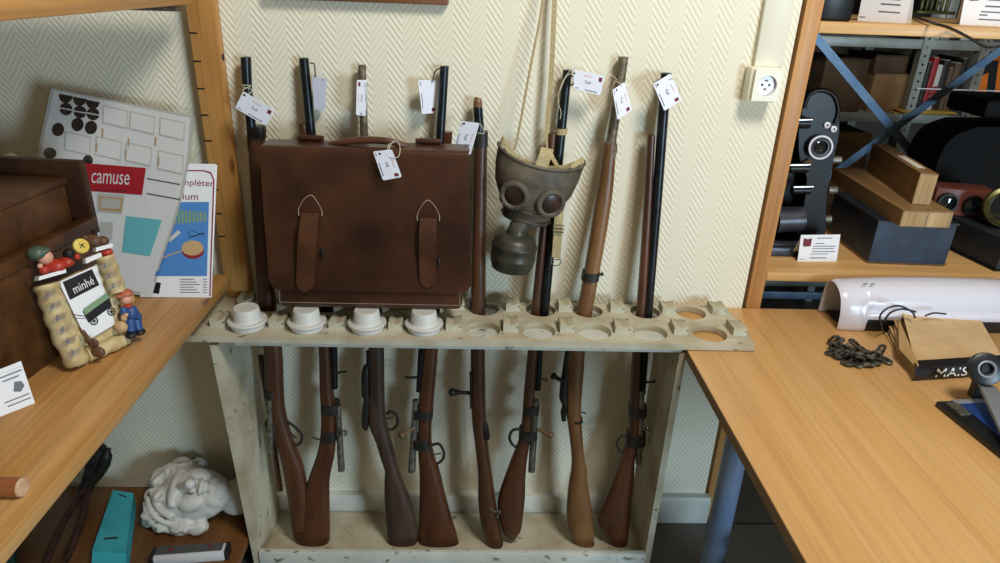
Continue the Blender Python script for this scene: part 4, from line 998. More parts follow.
# plaster face lying on its back: crown to the left, chin to the right, looking up and towards the room
H0 = on_z(194, 520, BZ); hx = V(.97, -.10, .10).normalized()
up_ = (V(-.05, -.52, .85)); up_ = (up_ - hx*up_.dot(hx)).normalized(); sd = up_.cross(hx).normalized()   # sd: towards the wall (his left to right)
HC = H0 + V(0, .02, .085)
HM = frame_M(HC, hx, sd, up_)          # x: towards chin, y: across the face, z: out of the face
t = thing('plaster_face', 'white plaster cast of a curly haired face lying on its side on the bottom plank', 'plaster cast', (HC.x, HC.y, BZ))
q = MB(); B_ = lambda x, y, z, r, sq=(1, 1, 1): q.ball(HM @ Vector((x, y, z)), 1, HM.to_3x3().to_4x4() @ Matrix.Diagonal((r*sq[0], r*sq[1], r*sq[2], 1)), 14)
B_(0, 0, -.02, .088, (1.2, .88, .75)); B_(-.03, 0, -.01, .078, (.9, .98, .8)); B_(.055, 0, -.005, .06, (1.0, .85, .8))
B_(.088, 0, .012, .026, (1, 1.2, 1)); B_(-.028, 0, .044, .038, (.5, 1.5, .45))
B_(.018, -.036, .026, .034, (1.15, .85, .8)); B_(.018, .036, .026, .034, (1.15, .85, .8))
B_(.125, 0, -.035, .055, (1.0, 1.0, .75))
for k in range(7): f_ = k/6; B_(-.015+.045*f_, 0, .052+.024*f_, .010+.005*f_, (1, 1, 1))
B_(.032, -.011, .060, .010); B_(.032, .011, .060, .010)
B_(.052, 0, .052, .013, (.42, 1.9, .7)); B_(.062, 0, .050, .012, (.42, 1.6, .7)); B_(.076, 0, .046, .012, (.6, 1.3, .5))
for s_ in (-1, 1):
    B_(-.008, s_*.032, .044, .0105, (.8, 1.5, .75))
    q.tube(smooth([HM @ Vector(p) for p in ((-.018, s_*.012, .052), (-.026, s_*.030, .052), (-.018, s_*.052, .036))], 5), .0075, 8)
    q.tube(smooth([HM @ Vector(p) for p in ((-.013, s_*.016, .048), (-.016, s_*.032, .050), (-.009, s_*.048, .040))], 5), .0035, 6)
rnd = random.Random(5)
def curl(cx_, cy_, cz_, r, turns=1.6, a0=0, tr=.009):
    P = []; N = 22
    for k in range(N):
        f_ = k/(N-1); a = a0+turns*2*PI*f_; rr = r*(1-.75*f_); P.append(HM @ Vector((cx_+rr*math.cos(a), cy_+rr*math.sin(a), cz_+.010*f_)))
    q.tube(P, [tr*(1-.3*k/N) for k in range(N)], 8)
for cx_, cy_, cz_, r in ((-.10, -.05, .012, .030), (-.10, .03, .02, .030), (-.075, -.078, -.004, .030), (-.06, .078, .0, .028), (-.118, -.01, .0, .028), (-.02, -.092, -.012, .026), (-.125, .055, -.02, .026), (-.02, .09, -.02, .024), (-.12, -.07, -.03, .028), (.03, -.088, -.03, .022), (-.07, -.02, .035, .024), (-.07, .05, .026, .022)):
    curl(cx_, cy_, cz_, r, 1.7, rnd.uniform(0, 6), .0085); B_(cx_, cy_, cz_-.014, r*1.0, (1.1, 1.1, .7))
for pts_ in (((-.13, -.03, .01), (-.10, -.085, .0), (-.04, -.105, -.02), (.02, -.10, -.035)), ((-.12, -.02, .02), (-.085, -.07, .02), (-.03, -.092, .0), (.03, -.093, -.025)), ((-.11, .0, .03), (-.075, -.05, .03), (-.03, -.078, .018)), ((-.11, .02, .03), (-.07, .06, .028), (-.02, .085, .008)), ((-.13, .02, .01), (-.10, .08, .0), (-.04, .10, -.02))):
    q.tube(smooth([HM @ Vector(p) for p in pts_], 6), .0085, 8)
zmn = BZ
q.v = [Vector((v.x, v.y, max(v.z, zmn))) for v in q.v]
fuse(q, 'plaster_cast', M_plaster, t, .0032, 3)

# teal box
t = thing('teal_box', 'turquoise cardboard box lying open-ended on the bottom plank', 'box', on_z(112, 530, BZ))
A = on_z(113, 490, BZ+.05); B = on_z(133.5, 493, BZ+.05); C_ = on_z(126, 552, BZ+.05); D = on_z(92, 551, BZ+.05)
m = MB(); m.slab([D, C_, B, A], V(0, 0, -.049)); m.part('box_body', M_teal, t)
d2 = (C_-B).normalized()
m = MB(); m.slab([D+V(0, 0, -.004), C_+V(0, 0, -.004), C_+d2*.03+V(0, 0, -.016), D+d2*.03+V(0, 0, -.016)], V(0, 0, -.002)); m.part('end_flap', M_teal, t)
m = MB(); m.slab([A*.7+B*.3+V(0, 0, .0004)+d2*.015, A*.3+B*.7+V(0, 0, .0004)+d2*.02, A*.3+B*.7+V(0, 0, .0004)+d2*.026, A*.7+B*.3+V(0, 0, .0004)+d2*.019], V(0, 0, .0006))
m.slab([D*.7+C_*.3+V(0, 0, .0004)-d2*.05, D*.3+C_*.7+V(0, 0, .0004)-d2*.056, D*.3+C_*.7+V(0, 0, .0004)-d2*.049, D*.7+C_*.3+V(0, 0, .0004)-d2*.044], V(0, 0, .0006)); m.part('dark_slot', M_black, t)
# silver instrument
t = thing('silver_gadget', 'long silver box with two red buttons and black ends beside the plaster face', 'gadget', on_z(190, 560, BZ))
A = on_z(150, 567, BZ); B = on_z(229, 561, BZ); dx = (B-A).normalized(); dy = Vector((-dx.y, dx.x, 0)); Mz = frame_M(A, dx, dy, V(0, 0, 1)); L = (B-A).length
m = MB(); m.b2(.008, L-.008, 0, .040, 0, .030, .006, Mz); m.part('gadget_body', M_silver, t)
m = MB(); m.b2(.012, L-.018, .010, .038, .0295, .0325, .001, Mz); m.part('top_panel', M_darkgrey, t)
for s_ in (0, L-.012): MB().b2(s_, s_+.012, -.001, .042, 0, .033, .006, Mz).part('end_cap', M_black, t)
for u in (.25, .75): MB().lathe([(.0055, 0), (.0055, .004), (.003, .0055)], 14, Mz @ Matrix.Translation((L*u, .024, .0325))).part('red_button', M_logo, t)
# long rusty pliers
t = thing('old_pincers', 'long dark rusty pincers leaning in the gloom under the pine plank', 'pincers', on_z(70, 540, BZ))
P1 = on_z(45, 565, BZ+.02); P2 = on_z(66, 560, BZ+.02); J = on_y(86, 488, -.06); K1 = on_y(104, 446, -.03)
MB().tube(smooth([P1, (P1+J)/2+V(-.01, 0, .005), J], 5), [.010]*10+[.013], 10).part('handle', M_rust, t)
MB().tube(smooth([P2, (P2+J)/2+V(.015, 0, .005), J+V(.008, 0, 0)], 5), [.010]*10+[.013], 10).part('handle', M_rust, t)
MB().lathe([(.02, -.012), (.02, .012)], 18, dirM(J, V(.2, -.8, .5))).part('pivot', M_iron, t)
MB().tube(smooth([J, J*.6+K1*.4+V(-.010, 0, 0), K1+V(-.006, 0, 0)], 5), [.016]*6+[.019]*3+[.014]*2, 10).part('jaw', M_iron, t)
MB().tube(smooth([J, J*.5+K1*.5+V(.022, 0, -.005), K1+V(.008, 0, -.01)], 5), [.014]*6+[.016]*3+[.010]*2, 10).part('jaw', M_iron, t)
# dark green tin
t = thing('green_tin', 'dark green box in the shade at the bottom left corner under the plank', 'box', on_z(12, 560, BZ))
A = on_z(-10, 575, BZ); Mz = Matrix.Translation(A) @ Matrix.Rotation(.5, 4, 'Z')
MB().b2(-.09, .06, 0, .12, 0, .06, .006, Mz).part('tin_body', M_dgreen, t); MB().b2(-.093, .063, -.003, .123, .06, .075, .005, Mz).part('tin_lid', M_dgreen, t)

# ================================================================== DESK
DZ = .753
t = desk = thing('office_desk', 'light beech desk at the right with round blue-grey metal legs', 'desk', (1.25, -.5, 0))
MB().b2(.545, 2.05, -1.15, WY-.002, DZ-.026, DZ, .0015).part('desk_top', M_beech, t)
MB().b2(.5435, .545, -1.15, WY-.002, DZ-.026, DZ-.001).part('edge_band', M_beech_edge, t)
lp = on_y(733, 470, -.33)
for x, y in ((.672, -.33), (.672, -1.0), (1.95, -.33), (1.95, -1.0)):
    m = MB(); m.lathe([(.036, -.025), (.034, -.015), (.030, .01), (.030, DZ-.030), (.045, DZ-.027)], 26, Matrix.Translation((x, y, 0))); m.part('leg', M_legblue, t)
# something dark on the floor beneath it
t = thing('black_bag', 'black bag with a round handle on the floor under the left desk edge', 'bag', (.80, -.52, 0))
MB().box((.83, -.55, .11), (.16, .20, .27), .05, None, 4).part('bag_body', M_bagblack, t)
MB().tube(smooth([V(.80, -.50, .25), V(.775, -.50, .30), V(.775, -.55, .32), V(.80, -.60, .25)], 5), .012, 8).part('bag_handle', M_bagblack, t)

# laminator
t = thing('laminator', 'white rounded office laminator at the back of the desk under the shelf', 'laminator', (1.25, -.04, DZ))
def lam_sec(x, k, dy):
    """dome cross-section, y from -.115 to .018"""
    P = []
    low = .0 if x < 1.06 or x > 1.47 else .036
    pts = [(-.107, low), (-.109, low+.012), (-.104, .055), (-.090, .090), (-.066, .112), (-.035, .120), (-.010, .114), (.008, .085), (.014, .0)]
    if low: pts = [(-.106, .036), (-.108, .050), (-.097, .055), (-.096, .070)] + pts[3:]
    return [Vector((x, y*k+dy, DZ+.003+z*k)) for y, z in pts]
xs = [(.992, .88), (1.004, .92), (1.055, .96), (1.064, .965), (1.15, 1.0), (1.25, 1.02), (1.40, 1.02), (1.465, 1.0), (1.475, .99), (1.53, .93), (1.542, .88)]
def lam(u, v):
    n = len(xs)-1; a = min(int(u*n), n-1); f_ = u*n-a; x = xs[a][0]+(xs[a+1][0]-xs[a][0])*f_; k = xs[a][1]+(xs[a+1][1]-xs[a][1])*f_
    S_ = lam_sec(x, k, 0); S_ = S_[:1]*(9-len(S_)) + S_; S_ = smooth(S_, 3); return S_[round(v*(len(S_)-1))]
MB().shell(lam, 32, 24, .004).part('housing', M_white, t, angle=55)
MB().b2(1.058, 1.472, -.104, -.02, DZ+.001, DZ+.034, .003).part('feed_slot', M_blackplastic, t)
MB().b2(1.012, 1.075, -.09, .01, DZ, DZ+.008, .002).part('base_foot', M_blackplastic, t)
MB().b2(1.46, 1.51, -.09, .01, DZ, DZ+.008, .002).part('base_foot', M_blackplastic, t)
m = MB(); c = on_y(862, 284, -.068)
for dx in (0, .02): m.slab([c+V(dx, 0, .0), c+V(dx+.012, 0, .003), c+V(dx+.016, 0, 0), c+V(dx+.006, 0, -.003)], V(0, -.002, .0012))
m.part('arrow_mark', M_inkgrey, t)
# cable loops
m = MB(); P = [(882, 327, .012), (880, 316, .03), (888, 308, .045), (900, 306, .05), (912, 312, .035), (915, 318, .02)]
m.tube(smooth([on_y(a, b_, -.16+c_*.2) for a, b_, c_ in P], 5), .0026, 8)
P = [(884, 322, 0), (890, 313, 0), (902, 309, 0), (916, 312, 0)]; m.tube(smooth([on_y(a, b_, -.15) for a, b_, c_ in P], 5), .0026, 8)
P = [(925, 316, 0), (934, 313, 0), (946, 314, 0)]; m.tube(smooth([on_y(a, b_, -.14) for a, b_, c_ in P], 5), .0024, 8)
m.tube(smooth([on_y(882, 327, -.157), on_z(886, 332, DZ+.003), on_z(905, 330, DZ+.003)], 5), .0026, 8)
m.solo('black_cable', M_wire, 'thin black cable looping up between the laminator and the paper bag', 'cable')

# kraft paper bag, folded flat
bl, br = on_z(911, 381, DZ), on_z(990, 377, DZ); tl_, tr_ = on_z(895, 325, DZ), on_z(985, 322, DZ)
t = thing('paper_bag', 'folded kraft paper carrier bag with a black band lying beside the chain on the desk', 'paper bag', (bl+br+tl_+tr_)/4)
f0 = on_z(911, 381, DZ); f1 = on_z(1012, 374, DZ); fx = (f1-f0).normalized(); fy = on_z(897.5, 313.5, DZ+.050)-f0; fy.z = 0; Db = fy.length; fy = fy/Db; Db *= .94
Mb = frame_M(f0, fx, fy, V(0, 0, 1)); Wb = .245
def ply(z0, z1, dx0, dx1, w=Wb, curl=.0): 
    def g(u, v):
        x = dx0*(1-v)+dx1*v + (w-dx0*(1-v)-dx1*v)*u
        z = z0+(z1-z0)*v + curl*(1-u)**3*v + .0015*math.sin(7*u+5*v)
        return Mb @ Vector((x, Db*v, z))
    return g
for i, (z0, z1, a, b_, cl) in enumerate(((.003, .004, .006, -.03, 0), (.010, .016, .008, -.022, .006), (.017, .030, .010, -.012, .010))):
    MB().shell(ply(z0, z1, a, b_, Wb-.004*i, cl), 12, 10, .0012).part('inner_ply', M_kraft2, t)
MB().shell(ply(.032, .047, .004, .010, Wb, .012), 16, 12, .0012).part('top_ply', M_kraft, t)
def bandf(u, v):
    a = -.5*PI*v
    if v < .45: k = v/.45; return Mb @ Vector((.002+(Wb-.002)*u, .030*(1-k), .0342+.0045*(1-k)))
    k = (v-.45)/.55; return Mb @ Vector((.002+(Wb-.002)*u, -.006*math.sin(PI*k), .0335-.0325*k))
MB().shell(bandf, 16, 14, -.0012).part('black_band', M_black, t)
m = MB(); m.text('MAIS', lambda u, v: Mb @ Vector((.060+.086*u, -.0052-.0026+.0075*max(0, v-.6)*1.2, .010+.022*v)), 0, 1, 0, 1); m.part('lettering', M_printwhite, t)
# gusset folds at the left
m = MB()
for k, (z0, z1) in enumerate(((.004, .017), (.018, .031), (.032, .045))):
    m.slab([Mb @ V(.006, .004, z0), Mb @ V(-.012-.006*k, .10, z0+.004), Mb @ V(-.022+.012*k, Db*.98, z0+.008), Mb @ V(.0, Db*.98, z1), Mb @ V(.008, .004, z1-.004)], Mb.to_3x3() @ V(.0012, 0, 0))
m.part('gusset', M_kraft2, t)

# chain heap
t = thing('chain_heap', 'small heap of old grey iron chain left of the paper bag', 'chain')
rnd = random.Random(11)
cp = [(833, 342, .012), (838, 350, .010), (834, 352, .006), (842, 356, .008), (850, 349, .012), (847, 361, .005), (855, 356, .014), (862, 350, .010), (859, 363, .006), (866, 358, .014), (872, 353, .010), (870, 362, .006), (878, 358, .010), (880, 352, .006), (856, 345, .010), (884, 360, .005), (845, 354, .016), (858, 360, .012), (868, 364, .005), (852, 364, .005), (875, 357, .014), (863, 355, .018), (848, 357, .013), (872, 363, .006), (840, 346, .012)]
for i, (px, py, h) in enumerate(cp):
    c = on_z(px, py, DZ+h); a = rnd.uniform(0, PI); tl = rnd.uniform(-.35, .35)
    R_ = Matrix.Translation(c) @ Matrix.Rotation(a, 4, 'Z') @ Matrix.Rotation(tl, 4, 'X') @ Matrix.Rotation(rnd.uniform(-.3, .3) if h < .011 else rnd.uniform(.3, .9), 4, 'Y')
    L, r_ = rnd.uniform(.011, .018), rnd.uniform(.006, .008)
    P = [V(L, -r_, 0)]+[V(L+r_*math.cos(b_), r_*math.sin(b_), 0) for b_ in [-PI/3, 0, PI/3]]+[V(L, r_, 0), V(-L, r_, 0)]+[V(-L-r_*math.cos(b_), r_*math.sin(b_), 0) for b_ in [PI/3, 0, -PI/3]]+[V(-L, -r_, 0)]
    m = MB(); m.tube([R_ @ p for p in P], .0040, 8, True)
    lowz = min(v.z for v in m.v); m.v = [v+V(0, 0, max(0, DZ-lowz)) for v in m.v]
    m.part('link', M_chain, t)
MB().tube(arc(on_z(833, 345, DZ+.016), .009, 0, 2*PI, 14)[:-1], .0026, 8, True).part('end_ring', M_chain, t)
c = on_z(840, 346, DZ+.01); MB().tube([c, c+V(.004, .01, .008), c+V(.012, .014, .012)], [.004, .006, .007], 8).part('hook', M_chain, t)

# paper cutter
t = thing('paper_trimmer', 'blue and black lever paper trimmer at the right edge of the desk', 'paper trimmer', on_z(1000, 430, DZ))
c0 = on_z(934, 406, DZ); c1 = on_z(1003, 462, DZ); c2 = on_z(950, 397, DZ); d1 = (c1-c0).normalized(); d2 = Vector((-d1.y, d1.x, 0)); Mt = frame_M(c0, d1, d2, V(0, 0, 1))
MB().b2(0, .34, 0, .30, 0, .014, .004, Mt).part('base_board', M_cutblack, t)
MB().b2(.020, .33, .040, .29, .014, .018, .001, Mt).part('cutting_mat', M_cutblue, t)
MB().b2(.003, .020, .035, .29, .014, .0175, .001, Mt).part('ruler_edge', M_cutgrey, t)
MB().b2(.014, .06, .012, .038, .014, .019, .001, Mt).part('blade_rail', M_gungrey, t)
hc = on_y(986, 369, -.46)
Ma = dirM(hc, V(-.25, -.86, .45)); 
m = MB(); m.lathe([(.012, .006), (.030, .005), (.035, .003), (.036, .0), (.036, -.007), (.033, -.010), (.0, -.010)], 32, Ma, False); m.lathe([(.012, .008), (.011, .0), (.0, .0)], 24, Ma, False); hub = m.part('arm_head', M_cutblack, t)
MB().lathe([(.015, .0065), (.019, .0072), (.019, .0055)], 24, Ma, False).part('pivot_ring', M_cutgrey, hub)
m = MB(); e = on_y(1012, 436, -.62); s_ = on_y(988, 385, -.47); MB().b2(hc.x+.004, hc.x+.034, hc.y+.012, hc.y+.032, DZ+.012, hc.z+.012, .003).part('pivot_bracket', M_cutblack, t); e = s_+(e-s_)*min(1.7, (s_.z-DZ-.03)/max(1e-4, s_.z-e.z)); dd = (e-s_).normalized(); wv = dd.cross(V(-.25, -.86, .45).normalized()).normalized()
m.slab([s_-wv*.017, e-wv*.017, e+wv*.017, s_+wv*.017], V(.25, .86, -.45).normalized()*.012); m.part('lever_arm', M_cutgrey, t)

# ================================================================== RIGHT SHELF UNIT
SZ = on_y(900, 275.5, WY).z; TZ = on_y(900, 24.5, WY).z
t = rsh = thing('pine_display_unit', 'open pine display shelves at the right with blue steel cross braces behind', 'shelf unit', (1.4, .25, 0))
pm = MB(); pm.b2(.786, .829, WY, WY+.055, -.025, 2.3, .002); pm.part('upright', M_postpine, t)
MB().b2(.786, .829, .68, .72, -.025, 2.3, .002).part('upright', M_postpine, t)
MB().b2(2.2, 2.243, WY, WY+.055, -.025, 2.3, .002).part('upright', M_postpine, t)
MB().b2(2.2, 2.243, .68, .72, -.025, 2.3, .002).part('upright', M_postpine, t)
for z, nm in ((SZ, 'lower_shelf'), (TZ, 'upper_shelf')): MB().b2(.830, 2.199, WY+.002, .72, z-.026, z, .002).part(nm, M_shelfpine, t)
m = MB(); z_ = on_y(790, 292, .66).z; m.b2(.83, 2.2, .66, .67, z_-.03, z_, .001); m.part('rear_rail', M_xblue, t, 'blue-grey rear rail')
def brace(a, b_): 
    A = on_y(*a, .726); B = on_y(*b_, .726); d = (B-A).normalized(); nrm = Vector((-d.z, 0, d.x))
    ext = 0.0; m = MB(); m.slab([A-nrm*.014, B-nrm*.014, B+nrm*.014, A+nrm*.014], V(0, .004, 0)); return m
brace((812, 32), (958, 208)).part('cross_brace', M_xblue, t, 'blue steel brace')
m = brace((818, 186), (1062, 6)); m.v = [v+V(0, .005, 0) for v in m.v]; m.part('cross_brace', M_xblue, t, 'blue steel brace')

# projector
YP = .215
pj = thing('film_projector', 'black antique film projector standing against the pine post on the shelf', 'projector', on_y(812, 262, YP))
def Y(px, py, y=YP): return on_y(px, py, y)
pz = SZ
def flat(pts, y0, dy): m = MB(); P = [Y(a, b_, y0) for a, b_ in pts]; m.slab([V(p.x, p.y, max(p.z, SZ+.0285)) for p in P], V(0, dy, 0)); return m
out = [(804, 104), (812, 95), (822, 91), (832, 96), (838, 108), (839, 132), (835, 152), (832, 168), (828, 186), (826, 206), (826, 226), (823, 246), (818, 258), (798, 258), (796, 236), (804, 205), (807, 178), (800, 160), (799, 130)]
flat([(p.x, p.y) for p in smooth([Vector((a, b_, 0)) for a, b_ in out+out[:1]], 3)[:-1]], YP, .05).part('side_plate', M_projector, pj)
m = MB(); a = Y(775, 258, YP+.05); m.b2(.84, 1.05, YP-.03, YP+.17, SZ, SZ+.03, .004); m.part('base_plate', M_projgrey, pj)
m = MB(); m.b2(.85, 1.03, YP+.05, YP+.15, SZ+.03, SZ+.40, .012); m.part('lamp_house', M_projector, pj)
def cyl(px, py, r, y0, L, d=V(0, -1, 0)): c = Y(px, py, y0); return MB().lathe([(r*.9, 0), (r, .003), (r, L-.003), (r*.9, L)], 24, dirM(c, d))
Lc_ = Y(818, 147); Mz = dirM(Lc_, V(-.1, -1, .15))
MB().lathe([(.026, 0), (.034, .012), (.034, .022), (.029, .023), (.029, .018)], 32, Mz, False).part('lens_ring', M_white, pj)
MB().lathe([(.0285, .012), (.0285, .019), (.020, .020), (.0185, .016), (.018, .014)], 30, Mz, False).part('lens_barrel', M_blackplastic, pj)
MB().lathe([(.0185, .015), (.010, .019), (0, .020)], 26, Mz, False).part('lens_glass', M_glass, pj)
for c in ((826.5, 125), (833, 129)): 
    k = MB().lathe([(.009, 0), (.009, .006), (.006, .008), (0, .008)], 18, dirM(Y(*c), V(0, -1, .1))).part('screw_cap', M_white, pj)
    MB().lathe([(.003, .0081), (.003, .0086)], 10, dirM(Y(*c), V(0, -1, .1))).part('screw_hole', M_hole, k)
for c, r, L in (((805, 123), .016, .05), ((803, 168), .015, .05), ((806, 190), .013, .045)):
    k = MB().tube([Y(c[0]-14, c[1], YP-.02), Y(c[0]+4, c[1], YP-.02)], r, 16).part('film_roller', M_projector, pj)
    MB().tube([Y(c[0]-13, c[1]-3, YP-.032), Y(c[0]+7, c[1]-3.5, YP-.032)], .0045, 10).part('roller_rod', M_chrome, k)
MB().tube([Y(775, 220, YP-.01), Y(801, 219, YP-.01)], .038, 24).part('motor_drum', M_projgrey, pj)
for c in ((836, 160), (832, 190), (826, 219)): MB().tube([Y(c[0]-4, c[1], YP+.02), Y(c[0]+4, c[1], YP+.02)], [.010, .012], 14).part('side_knob', M_gungrey, pj)
MB().tube(smooth([Y(804, 108), Y(808, 96), Y(820, 90), Y(833, 95), Y(838, 110), Y(834, 124)], 5), .007, 10).part('film_loop_guard', M_projector, pj)
MB().tube([Y(805, 163, YP-.01), Y(813, 161, YP-.02)], .004, 8).part('lever', M_brass, pj); 
MB().b2(.845, .98, YP-.06, YP-.031, SZ, SZ+.028, .004).part('front_foot', M_projgrey, pj)

# cards on the shelves
ln = [(.42, .80, .86, .035), (.40, .62, .66, .03), (.34, .92, .56, .028), (.34, .88, .47, .028), (.34, .92, .36, .028), (.30, .75, .27, .028), (.30, .72, .12, .035), (.04, .16, .08, .02)]
lg = [(.08, .62), (.12, .56), (.28, .58), (.29, .88), (.18, .84), (.08, .88)]
tent_card('information_card', 'small white printed card with a red emblem in front of the film projector', (797.5, 261.5), (836.5, 261.5), (840.5, 234.5), (801, 235), SZ, .15, logo=lg, lines=ln)
c1_ = tent_card('information_card', 'white printed card on the upper shelf, left one of the two', (857.5, 20.5), (905.5, 23.5), (918, -30), (868, -34), TZ, .15, logo=[(a, b_*.78) for a, b_ in lg], lines=[(.45, .8, .42, .03), (.42, .82, .32, .03), (.40, .85, .18, .025), (.03, .15, .06, .02)])
tent_card('information_card', 'white printed card on the upper shelf at the right edge of the view', (959.5, 24.5), (1012, 27), (1024, -28), (970, -31), TZ, .15, logo=[(a, b_*.78) for a, b_ in lg], lines=[(.45, .8, .46, .03), (.42, .82, .34, .03), (.36, .82, .24, .025), (.34, .5, .18, .025), (.34, .8, .10, .025)])
# dark apparatus on the upper shelf
t = thing('dark_apparatus', 'dark olive glassy apparatus between the two cards on the upper shelf', 'apparatus', on_z(932, 12, TZ))
c = on_z(932, 14, TZ); MB().b2(c.x-.075, c.x+.085, c.y-.02, c.y+.12, TZ, TZ+.012, .004).part('base', M_olivebrass, t)
MB().lathe([(.062, .012), (.055, .03), (.050, .10), (.052, .20), (.02, .22)], 24, Matrix.Translation((c.x-.01, c.y+.07, TZ))).part('glass_body', M_glass, t)
for k in range(6): MB().b2(c.x-.055+.02*k, c.x-.045+.02*k, c.y-.004, c.y+.004, TZ+.012, TZ+.06, .002).part('rib', M_olivebrass, t)
t = thing('black_box', 'black box at the left end of the upper shelf next to the post', 'box', on_z(840, 12, TZ))
MB().b2(.84, .93, WY+.05, WY+.22, TZ, TZ+.17, .006).part('box_body', M_projector, t); MB().b2(.838, .932, WY+.048, WY+.222, TZ+.17, TZ+.19, .004).part('box_lid', M_projector, t)
# black cable hanging over the shelf edge
m = MB(); m.tube(smooth([on_z(912, 16, TZ+.004), on_y(930, 22, WY-.004), on_y(950, 28, WY-.008), on_y(970, 38, WY-.01), on_y(985, 46.5, WY-.01), on_y(1000, 46, WY-.01), on_y(1020, 40, WY-.008)], 5), .0032, 8)
m.solo('black_cable', M_wire, 'black cable drooping over the front edge of the upper shelf', 'cable')

# long boxes turned on the lower shelf
def turned_box(fl, fr, bk, zb, zt, mats, t, name, **k):
    """fl, fr: front lower-left and lower-right pixels; bk: back-left lower pixel"""
    A = on_z(*fl, zb); B = on_z(*fr, zb); C = on_z(*bk, zb); d = C-A
    m = MB(); m.slab([A, B, B+d, A+d], V(0, 0, zt-zb)); return m.part(name, mats, t, **k), A, B, d
def zat(px, py, P): return on_pl(px, py, P, Vector((P.x-CAM_P.x, P.y-CAM_P.y, 0)).normalized()).z
A = on_z(867, 262.5, SZ); B = on_z(945.5, 265.6, SZ); ztb_ = zat(879, 221, A)
bk = (826, 229)
t = thing('navy_box', 'long dark navy box with a base plate under the old wooden boxes on the shelf', 'box', A)
turned_box((866, 263), (946, 266.2), (823, 230), SZ, SZ+.008, M_boxwood, t, 'base_plate')
_, A, B, d = turned_box((868, 261.5), (944.5, 264.6), (826, 229), SZ+.008, ztb_, M_navy, t, 'box_body')
m = MB(); Z = V(0, 0, ztb_-SZ-.008); g = .004; ex = (B-A).normalized(); ey = d.normalized()
m.slab([A+Z-ex*g-ey*g, B+Z+ex*g-ey*g, B+d+Z+ex*g+ey*g, A+d+Z-ex*g+ey*g], V(0, 0, .006)); m.part('box_lid', M_navyd, t)
Z1 = ztb_+.006+.0005
A = on_z(899, 226.5, Z1); h1 = zat(906, 211, A)-Z1
t = thing('flat_wooden_box', 'flat old wooden box lying on the navy box, under the smaller wooden box', 'box', A)
_, A, B, d = turned_box((899, 226.5), (949, 228), (830, 181), Z1, Z1+h1, M_boxwood, t, 'box_body')
m = MB(); m.slab([A-d.normalized()*.001+V(.002, 0, .002), B-d.normalized()*.001+V(-.002, 0, .002), B-d.normalized()*.001+V(-.002, 0, h1-.004), A-d.normalized()*.001+V(.002, 0, h1-.004)], d.normalized()*.0008); e_ = m.part('end_panel', M_boxwood2, t, 'paler end panel')
mm = (A+B)/2-d.normalized()*.0012; MB().slab([mm+V(-.001, 0, .003), mm+V(.001, 0, .003), mm+V(.001, 0, h1-.005), mm+V(-.001, 0, h1-.005)], d.normalized()*.0008).part('joint_line', M_bookdark, t)
Z2 = Z1+h1+.0006
A = on_z(911.6, 204, Z2); h2 = zat(920.5, 173, A)-Z2
t = thing('small_wooden_box', 'smaller old wooden box with a white paper label on top of the flat wooden box', 'box', A)
_, A, B, d = turned_box((911.6, 204), (929.5, 205.5), (866, 170), Z2, Z2+h2, M_boxwood, t, 'box_body')
m = MB(); n_ = d.normalized()*.001; m.slab([A-n_+V(.002, 0, .002), B-n_+V(-.002, 0, .002), B-n_+V(-.002, 0, h2-.004), A-n_+V(.002, 0, h2-.004)], n_*.8); m.part('end_panel', M_boxwood2, t, 'paler end panel')
T0 = A+V(0, 0, h2+.0003); ex = B-A
m = MB(); m.slab([T0+ex*.3+d*.16, T0+ex*.75+d*.16, T0+ex*.75+d*.55, T0+ex*.3+d*.55], V(0, 0, .0008)); m.part('paper_label', M_printwhite, t)
# dark box 2 and the stereoscope on it
A = on_z(953, 252, SZ); B = on_z(994, 271.5, SZ); zt2 = zat(957, 222, A)
t = thing('black_wooden_box', 'dark box under the red-brown stereo viewer at the right edge of the shelf', 'box', A)
e = (B-A).normalized(); nb = Vector((-e.y, e.x, 0)); nb = nb if nb.y > 0 else -nb
Mz = Matrix.Translation(A)
ed = V(1, .02, 0)
m = MB(); m.slab([A, B, B+V(.25, .02, 0), B+V(.25, .22, 0), A+V(0, .12, 0)], V(0, 0, .006)); m.part('base_plate', M_projector, t)
m = MB(); i_ = V(.006, .004, 0); m.slab([A+i_, B+i_, B+V(.24, .02, 0), B+V(.24, .21, 0), A+V(.006, .11, 0)], V(0, 0, zt2-SZ)); m.part('box_body', M_navyd, t)
zs = zt2+.001
A = on_z(935, 214, zs); B = on_z(982, 218, zs); ht = zat(942, 188, A)-zs
t = thing('stereo_viewer', 'red-brown wooden stereo viewer with two round lenses in front of the black leather case', 'stereo viewer', A)
e = (B-A).normalized(); nb = Vector((-e.y, e.x, 0)); L = (B-A).length; Mz = frame_M(A, e, nb, V(0, 0, 1))
MB().b2(-.015, L+.02, .0, .09, 0, ht, .004, Mz).part('viewer_body', M_stereo, t)
for px, py in ((946.5, 202), (972.5, 204.5)):
    c = on_pl(px, py, A, -nb); Q = dirM(c, -nb)
    k = MB().lathe([(.030, 0), (.031, .010), (.029, .014), (.025, .014), (.024, .008), (.0, .008)], 28, Q).part('eyepiece', M_blackplastic, t)
    MB().lathe([(.024, .0085), (.014, .012), (0, .0135)], 24, Q, False).part('lens', M_glass, k)
